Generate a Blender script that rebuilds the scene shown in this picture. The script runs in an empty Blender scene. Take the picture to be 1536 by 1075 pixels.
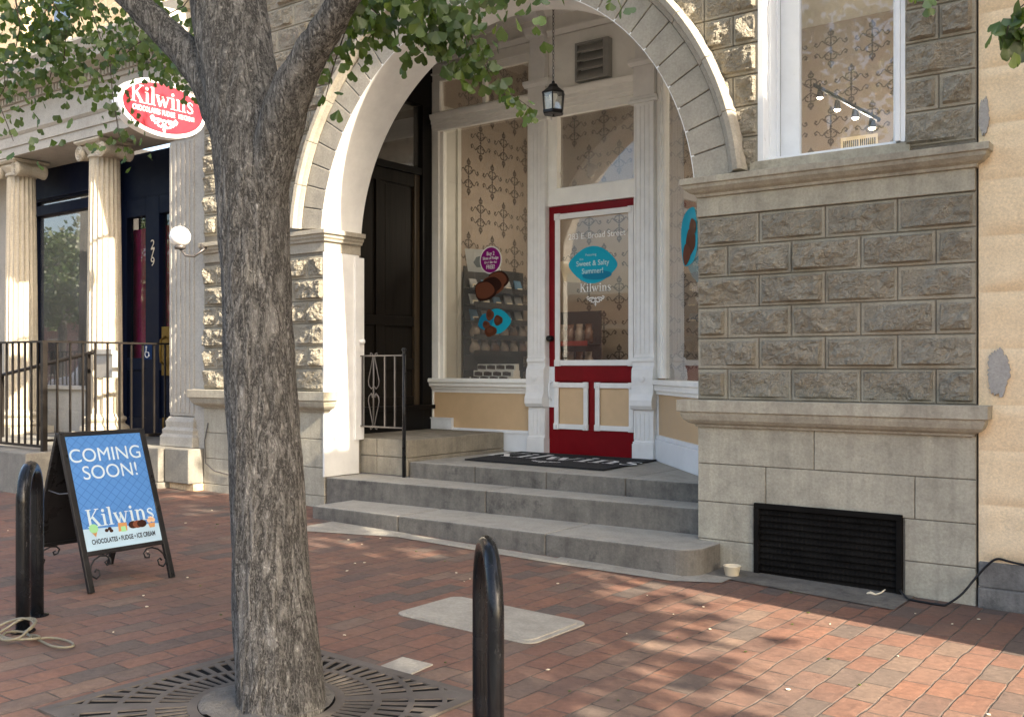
import bpy, bmesh, math, random
from mathutils import Vector, Matrix, noise

random.seed(7)
S = bpy.context.scene
COL = S.collection
R = math.radians

# ------------------------------------------------------------------ camera, sky, sun, exposure
CF, CCX, CHY, CYAW, CZ = 1510.0, 768.0, 552.0, R(36.8), 1.345
cam_d = bpy.data.cameras.new('camera')
cam = bpy.data.objects.new('camera', cam_d)
COL.objects.link(cam)
cam.location = (0, 0, CZ)
cam.rotation_euler = (R(90), 0, CYAW)
cam_d.sensor_width = 36
cam_d.lens = 36 * CF / 1536
cam_d.shift_y = (CHY - 537.5) / 1536
cam_d.clip_end = 500
S.camera = cam

SUN_AZ, SUN_EL = R(6.0), R(31)
sun_vec = Vector((math.cos(SUN_AZ) * math.cos(SUN_EL), -math.sin(SUN_AZ) * math.cos(SUN_EL), math.sin(SUN_EL)))
w = bpy.data.worlds.new('World')
S.world = w
w.use_nodes = True
nt = w.node_tree
sky = nt.nodes.new('ShaderNodeTexSky')
sky.sky_type = 'NISHITA'
sky.sun_disc = False
sky.sun_elevation = SUN_EL
sky.sun_rotation = math.atan2(sun_vec.x, sun_vec.y)
sky.air_density = 1.0
sky.dust_density = 5.0
sky.ozone_density = 0.4
nt.links.new(sky.outputs[0], nt.nodes['Background'].inputs[0])
nt.nodes['Background'].inputs[1].default_value = 0.15
sd = bpy.data.lights.new('sun', 'SUN')
sd.energy = 4.5
sd.angle = R(0.5)
sd.color = (1.0, 0.88, 0.70)
so = bpy.data.objects.new('sun', sd)
COL.objects.link(so)
so.rotation_euler = sun_vec.to_track_quat('Z', 'Y').to_euler()
S.view_settings.view_transform = 'Standard'
S.view_settings.look = 'None'
S.view_settings.gamma = 1
S.view_settings.exposure = 2.0


def W(px, py, y):
    """photo pixel -> (X, Z) on the vertical plane at depth y"""
    phi = math.atan((px - CCX) / CF)
    a = phi - CYAW
    return y * math.tan(a), CZ + (CHY - py) * (y * math.cos(phi) / math.cos(a)) / CF


def W3(px, py, y):
    x, z = W(px, py, y)
    return Vector((x, y, z))


def G(px, py, z):
    phi = math.atan((px - CCX) / CF)
    a = phi - CYAW
    d = (CZ - z) * CF / (py - CHY)
    y = d * math.cos(a) / math.cos(phi)
    return y * math.tan(a), y


def gz(x):
    return -0.02 * (max(-16, min(3, x)) + 4.5)


# ------------------------------------------------------------------ scene objects
def thing(name, label, cat, loc=(0, 0, 0), rotz=0, group=None):
    o = bpy.data.objects.new(name, None)
    COL.objects.link(o)
    o.location = loc
    o.rotation_euler = (0, 0, rotz)
    o.empty_display_size = 0.1
    o['label'] = label
    o['category'] = cat
    if group:
        o['group'] = group
    return o


def tag(o, label, cat, group=None):
    o['label'] = label
    o['category'] = cat
    if group:
        o['group'] = group
    return o


class MB:
    def __init__(s):
        s.v, s.f, s.m = [], [], []

    def add(s, vs, fs, mi=0):
        b = len(s.v)
        s.v += [tuple(p) for p in vs]
        s.f += [tuple(b + i for i in f) for f in fs]
        s.m += [mi] * len(fs)

    def box(s, x0, x1, y0, y1, z0, z1, mi=0):
        s.add([(x0, y0, z0), (x1, y0, z0), (x1, y1, z0), (x0, y1, z0), (x0, y0, z1), (x1, y0, z1), (x1, y1, z1), (x0, y1, z1)],
              [(3, 2, 1, 0), (4, 5, 6, 7), (0, 1, 5, 4), (1, 2, 6, 5), (2, 3, 7, 6), (3, 0, 4, 7)], mi)

    def obox(s, o, u, n, u0, u1, w0, w1, z0, z1, mi=0):
        """box in a frame: origin o, horizontal axis u, horizontal outward axis n"""
        o, u, n = Vector(o), Vector(u), Vector(n)
        P = lambda a, b, c: o + u * a + n * b + Vector((0, 0, c))
        s.add([P(u0, w1, z0), P(u1, w1, z0), P(u1, w0, z0), P(u0, w0, z0), P(u0, w1, z1), P(u1, w1, z1), P(u1, w0, z1), P(u0, w0, z1)],
              [(3, 2, 1, 0), (4, 5, 6, 7), (0, 1, 5, 4), (1, 2, 6, 5), (2, 3, 7, 6), (3, 0, 4, 7)], mi)

    def quad(s, a, b, c, d, mi=0):
        s.add([a, b, c, d], [(0, 1, 2, 3)], mi)

    def prism(s, pts, fn, d0, d1, mi=0):
        """2D outline pts extruded between d0 and d1; fn(a,b,d)->point"""
        n = len(pts)
        s.add([fn(a, b, d0) for a, b in pts] + [fn(a, b, d1) for a, b in pts],
              [tuple(range(n - 1, -1, -1)), tuple(range(n, 2 * n))] + [(i, (i + 1) % n, n + (i + 1) % n, n + i) for i in range(n)], mi)

    def tube(s, path, r, n=8, mi=0, caps=True, closed=False):
        path = [Vector(p) for p in path]
        k = len(path)
        rs = r if isinstance(r, (list, tuple)) else [r] * k
        vs = []
        prev = None
        for i, p in enumerate(path):
            if closed:
                t = path[(i + 1) % k] - path[i - 1]
            else:
                t = path[min(i + 1, k - 1)] - path[max(i - 1, 0)]
            if t.length < 1e-9:
                t = Vector((0, 0, 1))
            t.normalize()
            if prev is None:
                ref = Vector((0, 0, 1)) if abs(t.z) < 0.9 else Vector((1, 0, 0))
                a = t.cross(ref).normalized()
            else:
                a = (prev - t * prev.dot(t))
                a = a.normalized() if a.length > 1e-6 else t.cross(Vector((0.3, 0.5, 0.8))).normalized()
            prev = a
            b = t.cross(a)
            for j in range(n):
                th = 2 * math.pi * j / n
                vs.append(p + (a * math.cos(th) + b * math.sin(th)) * rs[i])
        fs = []
        for i in range(k if closed else k - 1):
            i2 = (i + 1) % k
            for j in range(n):
                fs.append((i * n + j, i * n + (j + 1) % n, i2 * n + (j + 1) % n, i2 * n + j))
        if caps and not closed:
            fs.append(tuple(range(n - 1, -1, -1)))
            fs.append(tuple((k - 1) * n + j for j in range(n)))
        s.add(vs, fs, mi)

    def lathe(s, prof, c, n=24, mi=0, axis='z', sq=None):
        """prof [(r,h)]"""
        vs = []
        for r, h in prof:
            for j in range(n):
                t = 2 * math.pi * j / n
                rr = r if sq is None else r * sq(t)
                if axis == 'z':
                    vs.append((c[0] + rr * math.cos(t), c[1] + rr * math.sin(t), c[2] + h))
                elif axis == 'y':
                    vs.append((c[0] + rr * math.cos(t), c[1] + h, c[2] + rr * math.sin(t)))
                else:
                    vs.append((c[0] + h, c[1] + rr * math.cos(t), c[2] + rr * math.sin(t)))
        fs = []
        for i in range(len(prof) - 1):
            for j in range(n):
                fs.append((i * n + j, i * n + (j + 1) % n, (i + 1) * n + (j + 1) % n, (i + 1) * n + j))
        fs.append(tuple(range(n - 1, -1, -1)))
        fs.append(tuple((len(prof) - 1) * n + j for j in range(n)))
        s.add(vs, fs, mi)

    def sweep(s, prof, path, mi=0, caps=True):
        """closed profile [(out,z)] along an XY path; outward is to the RIGHT of travel"""
        path = [Vector((p[0], p[1])) for p in path]
        k, n = len(path), len(prof)
        vs = []
        for i, p in enumerate(path):
            d0 = (path[i] - path[i - 1]).normalized() if i > 0 else None
            d1 = (path[i + 1] - path[i]).normalized() if i < k - 1 else None
            n0 = Vector((d0.y, -d0.x)) if d0 else None
            n1 = Vector((d1.y, -d1.x)) if d1 else None
            if n0 is None:
                m = n1
            elif n1 is None:
                m = n0
            else:
                m = (n0 + n1) / max(0.2, 1 + n0.dot(n1))
            for o, z in prof:
                vs.append((p.x + m.x * o, p.y + m.y * o, z))
        fs = []
        for i in range(k - 1):
            for j in range(n):
                fs.append((i * n + j, i * n + (j + 1) % n, (i + 1) * n + (j + 1) % n, (i + 1) * n + j))
        if caps:
            fs.append(tuple(range(n)))
            fs.append(tuple((k - 1) * n + j for j in range(n - 1, -1, -1)))
        s.add(vs, fs, mi)

    def arc(s, prof, c, a0, a1, n, mi=0, caps=True):
        """closed profile [(r,y)] revolved about the Y axis through c=(x,z) from a0 to a1"""
        k = len(prof)
        vs = []
        for i in range(n + 1):
            t = a0 + (a1 - a0) * i / n
            for r, y in prof:
                vs.append((c[0] + r * math.cos(t), y, c[1] + r * math.sin(t)))
        fs = []
        for i in range(n):
            for j in range(k):
                fs.append((i * k + j, i * k + (j + 1) % k, (i + 1) * k + (j + 1) % k, (i + 1) * k + j))
        if caps:
            fs.append(tuple(range(k)))
            fs.append(tuple(n * k + j for j in range(k - 1, -1, -1)))
        s.add(vs, fs, mi)

    def stroke(s, pts, wd, fn, mi=0):
        """flat ribbon along 2D pts; wd number or per-point list; fn(a,b)->3D"""
        k = len(pts)
        ws = wd if isinstance(wd, (list, tuple)) else [wd] * k
        vs = []
        for i, (a, b) in enumerate(pts):
            a0, b0 = pts[max(i - 1, 0)]
            a1, b1 = pts[min(i + 1, k - 1)]
            dx, dy = a1 - a0, b1 - b0
            L = math.hypot(dx, dy) or 1
            nx, ny = -dy / L * ws[i] / 2, dx / L * ws[i] / 2
            vs += [fn(a + nx, b + ny), fn(a - nx, b - ny)]
        s.add(vs, [(2 * i, 2 * i + 1, 2 * i + 3, 2 * i + 2) for i in range(k - 1)], mi)

    def flat(s, pts, fn, mi=0):
        s.add([fn(a, b) for a, b in pts], [tuple(range(len(pts)))], mi)

    def build(s, name, mats, parent=None, smooth=False, bevel=0, local=False, recalc=True):
        me = bpy.data.meshes.new(name)
        me.from_pydata(s.v, [], s.f)
        mats = mats if isinstance(mats, (list, tuple)) else [mats]
        for m in mats:
            me.materials.append(m)
        if len(mats) > 1:
            me.polygons.foreach_set('material_index', s.m)
        if recalc:
            bm = bmesh.new()
            bm.from_mesh(me)
            bmesh.ops.recalc_face_normals(bm, faces=bm.faces)
            bm.to_mesh(me)
            bm.free()
        if smooth:
            me.polygons.foreach_set('use_smooth', [True] * len(me.polygons))
        me.update()
        o = bpy.data.objects.new(name, me)
        COL.objects.link(o)
        if parent:
            o.parent = parent
            if not local:
                root = parent
                while root.parent:
                    root = root.parent
                if parent.parent is None:
                    o.matrix_parent_inverse = Matrix.LocRotScale(root.location, root.rotation_euler, None).inverted()
        if bevel:
            b = o.modifiers.new('bevel', 'BEVEL')
            b.width = bevel
            b.segments = 2
            b.limit_method = 'ANGLE'
            b.angle_limit = R(40)
        return o


# ------------------------------------------------------------------ materials
def mat(name):
    m = bpy.data.materials.new(name)
    m.use_nodes = True
    return m, m.node_tree, m.node_tree.nodes['Principled BSDF']


class NT:
    def __init__(s, t):
        s.t = t

    def n(s, typ, props=None, **inp):
        x = s.t.nodes.new(typ)
        for k, v in (props or {}).items():
            setattr(x, k, v)
        for k, v in inp.items():
            key = int(k[1:]) if k[0] == 'i' and k[1:].isdigit() else k.replace('_', ' ')
            if hasattr(v, 'is_output'):
                s.t.links.new(v, x.inputs[key])
            else:
                x.inputs[key].default_value = v
        return x

    def math(s, op, a, b=0.0, c=0.0):
        return s.n('ShaderNodeMath', {'operation': op}, i0=a, i1=b, i2=c).outputs[0]

    def ramp(s, fac, stops):
        x = s.n('ShaderNodeValToRGB', None, i0=fac)
        cr = x.color_ramp
        while len(cr.elements) < len(stops):
            cr.elements.new(0.5)
        for e, (p, c) in zip(cr.elements, stops):
            e.position = p
            e.color = (*c, 1) if len(c) == 3 else c
        return x.outputs[0]

    def mix(s, fac, a, b, blend='MIX'):
        x = s.t.nodes.new('ShaderNodeMix')
        x.data_type = 'RGBA'
        x.blend_type = blend
        for key, v in ((0, fac), (6, a), (7, b)):
            if hasattr(v, 'is_output'):
                s.t.links.new(v, x.inputs[key])
            else:
                x.inputs[key].default_value = (*v, 1) if isinstance(v, tuple) and len(v) == 3 else v
        return x.outputs[2]

    def link(s, a, b):
        s.t.links.new(a, b)

    def coord(s, scale=(1, 1, 1)):
        c = s.n('ShaderNodeTexCoord')
        m = s.n('ShaderNodeMapping', None, Vector=c.outputs['Object'], Scale=scale)
        return m.outputs[0]

    def noise(s, scale, vec, detail=5, rough=0.6):
        return s.n('ShaderNodeTexNoise', None, Vector=vec, Scale=scale, Detail=detail, Roughness=rough).outputs[0]


def stone(name, c, var=0.35, rough=0.9, streak=0.0, bump=0.25, dirt=None, fine=60, spots=0.0, crag=0.0):
    m, t, b = mat(name)
    q = NT(t)
    v = q.coord()
    n1 = q.noise(1.7, v, 6, 0.65)
    n2 = q.noise(fine, v, 4, 0.7)
    n3 = q.noise(9, v, 5, 0.6)
    d = tuple(x * (1 - var) for x in c)
    l = tuple(min(1, x * (1 + var * 0.7)) for x in c)
    col = q.ramp(q.math('ADD', q.math('MULTIPLY', n1, 0.5), q.math('MULTIPLY', n3, 0.5)), [(0.33, d), (0.5, c), (0.68, l)])
    col = q.mix(0.5, col, q.ramp(n2, [(0.3, (0.62, 0.62, 0.62)), (0.7, (1.25, 1.25, 1.25))]), 'MULTIPLY')
    if streak:
        vs = q.coord((7, 7, 0.45))
        ns = q.noise(1.6, vs, 5, 0.65)
        col = q.mix(q.ramp(ns, [(0.42, (0, 0, 0)), (0.72, (streak,) * 3)]), col, dirt or tuple(x * 0.3 for x in c))
    if spots:
        ns = q.noise(4.2, v, 7, 0.75)
        col = q.mix(q.ramp(ns, [(0.55, (0, 0, 0)), (0.66, (spots,) * 3)]), col, dirt or tuple(x * 0.35 for x in c))
    q.link(col, b.inputs['Base Color'])
    b.inputs['Roughness'].default_value = rough
    hh = q.math('ADD', n2, q.math('MULTIPLY', n3, 1.5))
    if crag:
        nc = q.n('ShaderNodeTexNoise', None, Vector=v, Scale=13.0, Detail=6.0, Roughness=0.6, Distortion=1.3).outputs[0]
        rc = q.math('MINIMUM', q.math('MULTIPLY', q.math('ABSOLUTE', q.math('SUBTRACT', nc, 0.5)), 7.0), 1.0)
        hh = q.math('ADD', hh, q.math('MULTIPLY', rc, crag))
    bp = q.n('ShaderNodeBump', None, Strength=bump, Distance=0.012, Height=hh)
    q.link(bp.outputs[0], b.inputs['Normal'])
    return m


def paint(name, c, rough=0.45, var=0.08, metal=0.0, bump=0.05, scale=6, coat=0.0):
    m, t, b = mat(name)
    q = NT(t)
    v = q.coord()
    n1 = q.noise(scale, v, 6, 0.65)
    n2 = q.noise(45, v, 3, 0.6)
    col = q.ramp(n1, [(0.3, tuple(x * (1 - var) for x in c)), (0.7, tuple(min(1, x * (1 + var)) for x in c))])
    q.link(col, b.inputs['Base Color'])
    q.link(q.ramp(n1, [(0.3, (max(0.02, rough - 0.08),) * 3), (0.7, (min(1, rough + 0.1),) * 3)]), b.inputs['Roughness'])
    b.inputs['Metallic'].default_value = metal
    b.inputs['Coat Weight'].default_value = coat
    if bump:
        bp = q.n('ShaderNodeBump', None, Strength=bump, Distance=0.01, Height=q.math('ADD', n1, q.math('MULTIPLY', n2, 0.4)))
        q.link(bp.outputs[0], b.inputs['Normal'])
    return m


def flatm(name, c, rough=0.6):
    m = paint(name, c, max(rough, 0.6), 0.05, bump=0)
    m.node_tree.nodes['Principled BSDF'].inputs['Specular IOR Level'].default_value = 0.12
    return m


def emit(name, c, strength):
    m, t, b = mat(name)
    b.inputs['Base Color'].default_value = (*c, 1)
    b.inputs['Emission Color'].default_value = (*c, 1)
    b.inputs['Emission Strength'].default_value = strength
    return m


def glass_mat(name, tint=(0.93, 0.95, 0.93), base=0.06, ior=1.5, dust_haze=0.20):
    m, t, b = mat(name)
    q = NT(t)
    t.nodes.remove(b)
    tr = q.n('ShaderNodeBsdfTransparent', None, Color=(*tint, 1))
    gl = q.n('ShaderNodeBsdfGlossy', None, Color=(1, 1, 1, 1), Roughness=0.015)
    v = q.coord((1, 1, 1))
    nz = q.noise(1.1, v, 2, 0.5)
    bp = q.n('ShaderNodeBump', None, Strength=0.06, Distance=0.02, Height=nz)
    q.link(bp.outputs[0], gl.inputs['Normal'])
    fr = q.n('ShaderNodeFresnel', None, IOR=ior)
    fac = q.math('ADD', q.math('MULTIPLY', fr.outputs[0], 1.3), base)
    df = q.n('ShaderNodeBsdfDiffuse', None, Color=(0.6, 0.58, 0.54, 1))
    m1 = q.n('ShaderNodeMixShader', None, i0=q.math('MULTIPLY', q.ramp(q.noise(2.3, v, 5), [(0.3, (0.4,) * 3), (0.7, (1,) * 3)]), dust_haze), i1=tr.outputs[0], i2=df.outputs[0])  # veil: reflection haze painted into the panes, frosted dirt on the transoms
    m2 = q.n('ShaderNodeMixShader', None, i0=fac, i1=m1.outputs[0], i2=gl.outputs[0])
    q.link(m2.outputs[0], t.nodes['Material Output'].inputs[0])
    return m


def brick_mat(name, bw, bh, cols, joint, jw, rough=0.9, axis=('x', 'y'), bump=0.5, offset=0.5, warp=0.006, grime=0.45, tilt=0.35, wave=0.0):
    """running bond: courses stack along axis[1], bricks run along axis[0]"""
    m, t, b = mat(name)
    q = NT(t)
    v = q.coord()
    wn = q.n('ShaderNodeTexNoise', None, Vector=v, Scale=3.0, Detail=3.0)
    sx = q.n('ShaderNodeSeparateXYZ', None, i0=v)
    sw = q.n('ShaderNodeSeparateXYZ', None, i0=wn.outputs['Color'])
    ax = {'x': 0, 'y': 1, 'z': 2}
    U = q.math('ADD', sx.outputs[ax[axis[0]]], q.math('MULTIPLY', q.math('SUBTRACT', sw.outputs[0], 0.5), warp * 6))
    V = q.math('ADD', sx.outputs[ax[axis[1]]], q.math('MULTIPLY', q.math('SUBTRACT', sw.outputs[1], 0.5), warp * 6))
    vr = q.math('DIVIDE', V, bh)
    row = q.math('FLOOR', vr)
    rn = q.n('ShaderNodeTexWhiteNoise', {'noise_dimensions': '1D'}, W=row).outputs[0]
    u = q.math('ADD', q.math('DIVIDE', U, bw), q.math('ADD', q.math('MULTIPLY', q.math('MODULO', row, 2.0), offset), q.math('MULTIPLY', rn, 0.12)))
    colm = q.math('FLOOR', u)
    fu = q.math('SUBTRACT', u, colm)
    fv = q.math('SUBTRACT', vr, row)
    du = q.math('MULTIPLY', q.math('MINIMUM', fu, q.math('SUBTRACT', 1.0, fu)), bw)
    dv = q.math('MULTIPLY', q.math('MINIMUM', fv, q.math('SUBTRACT', 1.0, fv)), bh)
    d = q.math('MINIMUM', du, dv)
    edge = q.noise(55, v, 3, 0.6)
    d2 = q.math('ADD', d, q.math('MULTIPLY', q.math('SUBTRACT', edge, 0.5), jw * 1.2))
    msk = q.n('ShaderNodeMapRange', {'interpolation_type': 'SMOOTHSTEP'}, Value=d2, i1=jw * 0.35, i2=jw * 1.25).outputs[0]
    cv = q.n('ShaderNodeCombineXYZ', None, i0=colm, i1=row).outputs[0]
    wnz = q.n('ShaderNodeTexWhiteNoise', {'noise_dimensions': '3D'}, Vector=cv)
    rnd = wnz.outputs[0]
    col = q.ramp(rnd, cols)
    n1 = q.noise(0.9, v, 5, 0.6)
    n2 = q.noise(30, v, 5, 0.7)
    n3 = q.noise(140, v, 2, 0.6)
    col = q.mix(0.75, col, q.ramp(n2, [(0.3, (0.62,) * 3), (0.7, (1.3,) * 3)]), 'MULTIPLY')
    col = q.mix(q.ramp(n1, [(0.42, (0,) * 3), (0.75, (grime,) * 3)]), col, (0.088, 0.066, 0.054))
    col = q.mix(q.ramp(n3, [(0.66, (0,) * 3), (0.75, (0.35,) * 3)]), col, (0.3, 0.26, 0.22))
    jc = q.mix(q.ramp(q.noise(12, v, 4), [(0.35, (0,) * 3), (0.65, (1,) * 3)]), joint, tuple(x * 2.6 for x in joint))
    col = q.mix(msk, jc, col)
    q.link(col, b.inputs['Base Color'])
    q.link(q.ramp(rnd, [(0, (rough - 0.12,) * 3), (1, (min(1, rough + 0.05),) * 3)]), b.inputs['Roughness'])
    sp = q.n('ShaderNodeSeparateXYZ', None, i0=wnz.outputs['Color'])
    tl = q.math('ADD', q.math('MULTIPLY', q.math('SUBTRACT', fu, 0.5), q.math('SUBTRACT', sp.outputs[0], 0.5)),
                q.math('MULTIPLY', q.math('SUBTRACT', fv, 0.5), q.math('SUBTRACT', sp.outputs[1], 0.5)))
    h = q.math('ADD', q.math('MULTIPLY', msk, 0.8), q.math('ADD', q.math('MULTIPLY', n2, 0.35), q.math('MULTIPLY', q.math('ADD', tl, q.math('MULTIPLY', sp.outputs[2], 0.6)), tilt)))
    if wave:
        h = q.math('ADD', h, q.math('MULTIPLY', q.noise(2.6, v, 3, 0.5), wave * 2.5))
    bp = q.n('ShaderNodeBump', None, Strength=bump, Distance=0.012, Height=h)
    q.link(bp.outputs[0], b.inputs['Normal'])
    return m


def wood_mat(name, c, rough=0.55, axis='z'):
    m, t, b = mat(name)
    q = NT(t)
    v = q.coord((14, 14, 0.9))
    n = q.noise(1.6, v, 6, 0.65)
    col = q.ramp(n, [(0.3, tuple(x * 0.45 for x in c)), (0.55, c), (0.75, tuple(x * 1.7 for x in c))])
    q.link(col, b.inputs['Base Color'])
    b.inputs['Roughness'].default_value = rough
    bp = q.n('ShaderNodeBump', None, Strength=0.25, Distance=0.01, Height=n)
    q.link(bp.outputs[0], b.inputs['Normal'])
    return m


def bark_mat():
    m, t, b = mat('bark')
    q = NT(t)
    v = q.coord((1, 1, 0.17))
    v2 = q.coord((1, 1, 0.42))
    n = q.n('ShaderNodeTexNoise', None, Vector=v, Scale=26.0, Detail=5.0, Roughness=0.6, Distortion=0.8).outputs[0]
    n2 = q.n('ShaderNodeTexNoise', None, Vector=v2, Scale=78.0, Detail=5.0, Roughness=0.6, Distortion=0.9).outputs[0]
    n3 = q.noise(5, q.coord(), 5, 0.6)
    n4 = q.noise(150, q.coord((1, 1, 0.5)), 3, 0.6)
    r1 = q.math('MULTIPLY', q.math('ABSOLUTE', q.math('SUBTRACT', n, 0.5)), 6.5)
    r2 = q.math('MULTIPLY', q.math('ABSOLUTE', q.math('SUBTRACT', n2, 0.5)), 5.0)
    h = q.math('ADD', q.math('MULTIPLY', q.math('MINIMUM', r1, 1.0), 0.42), q.math('MULTIPLY', q.math('MINIMUM', r2, 1.0), 0.58))
    col = q.ramp(h, [(0.08, (0.044, 0.042, 0.039)), (0.28, (0.150, 0.143, 0.131)), (0.55, (0.255, 0.244, 0.224)), (0.9, (0.40, 0.386, 0.357))])
    col = q.mix(q.ramp(n3, [(0.42, (0.0,) * 3), (0.7, (0.45,) * 3)]), col, q.mix(0.5, col, (0.06, 0.054, 0.047)))
    col = q.mix(0.5, col, q.ramp(n4, [(0.3, (0.65,) * 3), (0.7, (1.3,) * 3)]), 'MULTIPLY')
    q.link(col, b.inputs['Base Color'])
    b.inputs['Roughness'].default_value = 0.95
    b.inputs['Specular IOR Level'].default_value = 0.25
    bp = q.n('ShaderNodeBump', None, Strength=1.0, Distance=0.02, Height=h)
    q.link(bp.outputs[0], b.inputs['Normal'])
    return m


def leaf_mat(name, c):
    m, t, b = mat(name)
    q = NT(t)
    t.nodes.remove(b)
    g = q.n('ShaderNodeNewGeometry')
    rnd = g.outputs['Random Per Island']
    col = q.ramp(rnd, [(0, tuple(x * 0.55 for x in c)), (0.6, c), (1, (c[0] * 1.9, c[1] * 1.5, c[2] * 1.2))])
    df = q.n('ShaderNodeBsdfDiffuse', None, Color=col)
    tl = q.n('ShaderNodeBsdfTranslucent', None, Color=q.mix(0.5, col, (0.16, 0.24, 0.02)))
    gl = q.n('ShaderNodeBsdfGlossy', None, Color=(1, 1, 1, 1), Roughness=0.45)
    m1 = q.n('ShaderNodeMixShader', None, i0=0.42, i1=df.outputs[0], i2=tl.outputs[0])
    m2 = q.n('ShaderNodeMixShader', None, i0=0.05, i1=m1.outputs[0], i2=gl.outputs[0])
    q.link(m2.outputs[0], t.nodes['Material Output'].inputs[0])
    return m


M = {}
M['rock'] = stone('rock_faced_stone', (0.335, 0.300, 0.232), 0.22, 0.92, 0.12, 0.8, fine=70, spots=0.12, dirt=(0.12, 0.105, 0.085), crag=1.3)
M['margin'] = stone('drafted_margin_stone', (0.325, 0.293, 0.225), 0.22, 0.9, 0.12, 0.25, fine=70, dirt=(0.16, 0.14, 0.115))
M['mortar'] = stone('mortar', (0.20, 0.178, 0.142), 0.3, 0.95, 0, 0.3)
M['dress'] = stone('dressed_stone', (0.405, 0.373, 0.292), 0.26, 0.85, 0.35, 0.25, dirt=(0.16, 0.145, 0.118), spots=0.28)
M['cap'] = stone('cap_stone', (0.39, 0.355, 0.275), 0.28, 0.85, 0.4, 0.25, dirt=(0.15, 0.12, 0.10))
M['vouss'] = stone('arch_stone', (0.37, 0.335, 0.27), 0.2, 0.85, 0.2, 0.2, dirt=(0.2, 0.18, 0.155))
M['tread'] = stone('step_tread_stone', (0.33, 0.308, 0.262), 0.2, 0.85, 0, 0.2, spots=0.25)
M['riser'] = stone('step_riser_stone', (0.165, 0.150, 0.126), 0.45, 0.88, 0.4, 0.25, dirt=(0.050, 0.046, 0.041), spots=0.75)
M['block'] = stone('landing_block_stone', (0.29, 0.255, 0.195), 0.3, 0.88, 0.5, 0.2, dirt=(0.13, 0.115, 0.09))
M['white'] = paint('white_paint', (0.80, 0.79, 0.76), 0.45, 0.07, bump=0.015)
M['bluewhite'] = paint('white_gloss_trim', (0.78, 0.80, 0.81), 0.35, 0.05, bump=0)
M['porchwhite'] = paint('porch_white_paint', (0.88, 0.865, 0.81), 0.5, 0.06, bump=0.015)
M['tan'] = paint('tan_paint', (0.60, 0.42, 0.24), 0.5, 0.06)
M['red'] = paint('red_door_paint', (0.185, 0.004, 0.008), 0.35, 0.12, bump=0)
M['black'] = paint('black_paint', (0.012, 0.012, 0.013), 0.3, 0.3)
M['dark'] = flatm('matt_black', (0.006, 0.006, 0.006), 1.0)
M['blackdoor'] = paint('black_frame_paint', (0.005, 0.0045, 0.0045), 0.45, 0.3)
M['iron'] = paint('rack_gloss_black', (0.006, 0.007, 0.009), 0.22, 0.4, bump=0.03, coat=0.12)
M['iron'].node_tree.nodes['Principled BSDF'].inputs['Specular IOR Level'].default_value = 0.22
M['wrought'] = paint('wrought_iron', (0.11, 0.10, 0.095), 0.4, 0.3, metal=0.5)
M['rail'] = paint('railing_bronze', (0.020, 0.017, 0.015), 0.4, 0.25, metal=0.3)
M['navy'] = paint('navy_paint', (0.003, 0.006, 0.019), 0.5, 0.15)
M['wood'] = wood_mat('dark_stained_wood', (0.0085, 0.006, 0.0038))
M['woodlight'] = wood_mat('worn_oak_edge', (0.055, 0.036, 0.018))
M['glass'] = glass_mat('window_glass')
M['glassdark'] = glass_mat('dark_window_glass', (0.75, 0.78, 0.78), 0.08)
M['glassclear'] = glass_mat('shop_door_glass', (0.93, 0.94, 0.92), 0.015, dust_haze=0.05)
M['glassfog'] = glass_mat('hazy_transom_glass', (0.8, 0.8, 0.77), 0.04, dust_haze=0.42)
M['glassdoor'] = glass_mat('door_glass', (0.95, 0.95, 0.95), 0.01, dust_haze=0.02)
M['glassupper'] = glass_mat('upper_window_glass', (0.95, 0.95, 0.92), 0.02, dust_haze=0.22)
M['lime'] = stone('limestone', (0.47, 0.415, 0.32), 0.18, 0.85, 0.18, 0.2, dirt=(0.3, 0.26, 0.21))
M['limegrey'] = stone('grey_limestone', (0.42, 0.39, 0.335), 0.15, 0.85, 0.15, 0.15, dirt=(0.28, 0.26, 0.23))
M['concrete'] = stone('concrete', (0.32, 0.295, 0.245), 0.25, 0.9, 0.35, 0.2, dirt=(0.19, 0.17, 0.14))
M['stucco'] = stone('yellow_stucco', (0.83, 0.65, 0.42), 0.05, 0.9, 0.16, 0.25, dirt=(0.52, 0.39, 0.25), fine=75)
M['stuccogrey'] = stone('bare_grey_render', (0.36, 0.34, 0.31), 0.2, 0.95, 0, 0.3)
M['basedark'] = stone('weathered_base', (0.20, 0.19, 0.175), 0.5, 0.95, 0.5, 0.5, dirt=(0.05, 0.05, 0.047), spots=0.6)
M['bark'] = bark_mat()
M['twig'] = paint('twig_bark', (0.07, 0.055, 0.04), 0.9, 0.3)
M['leaf'] = leaf_mat('ginkgo_leaf', (0.062, 0.120, 0.021))
M['leaf2'] = leaf_mat('street_tree_leaf', (0.045, 0.09, 0.024))
def scuffed(m):
    t = m.node_tree
    q = NT(t)
    b = t.nodes['Principled BSDF']
    v = q.coord((1, 1, 0.35))
    k = q.ramp(q.noise(70, v, 4, 0.75), [(0.62, (0,) * 3), (0.69, (1,) * 3)])
    k2 = q.ramp(q.noise(6, v, 3, 0.6), [(0.45, (0,) * 3), (0.65, (0.8,) * 3)])
    src = b.inputs['Base Color'].links[0].from_socket
    q.link(q.mix(q.math('MULTIPLY', k, k2), src, (0.10, 0.095, 0.09)), b.inputs['Base Color'])


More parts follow.
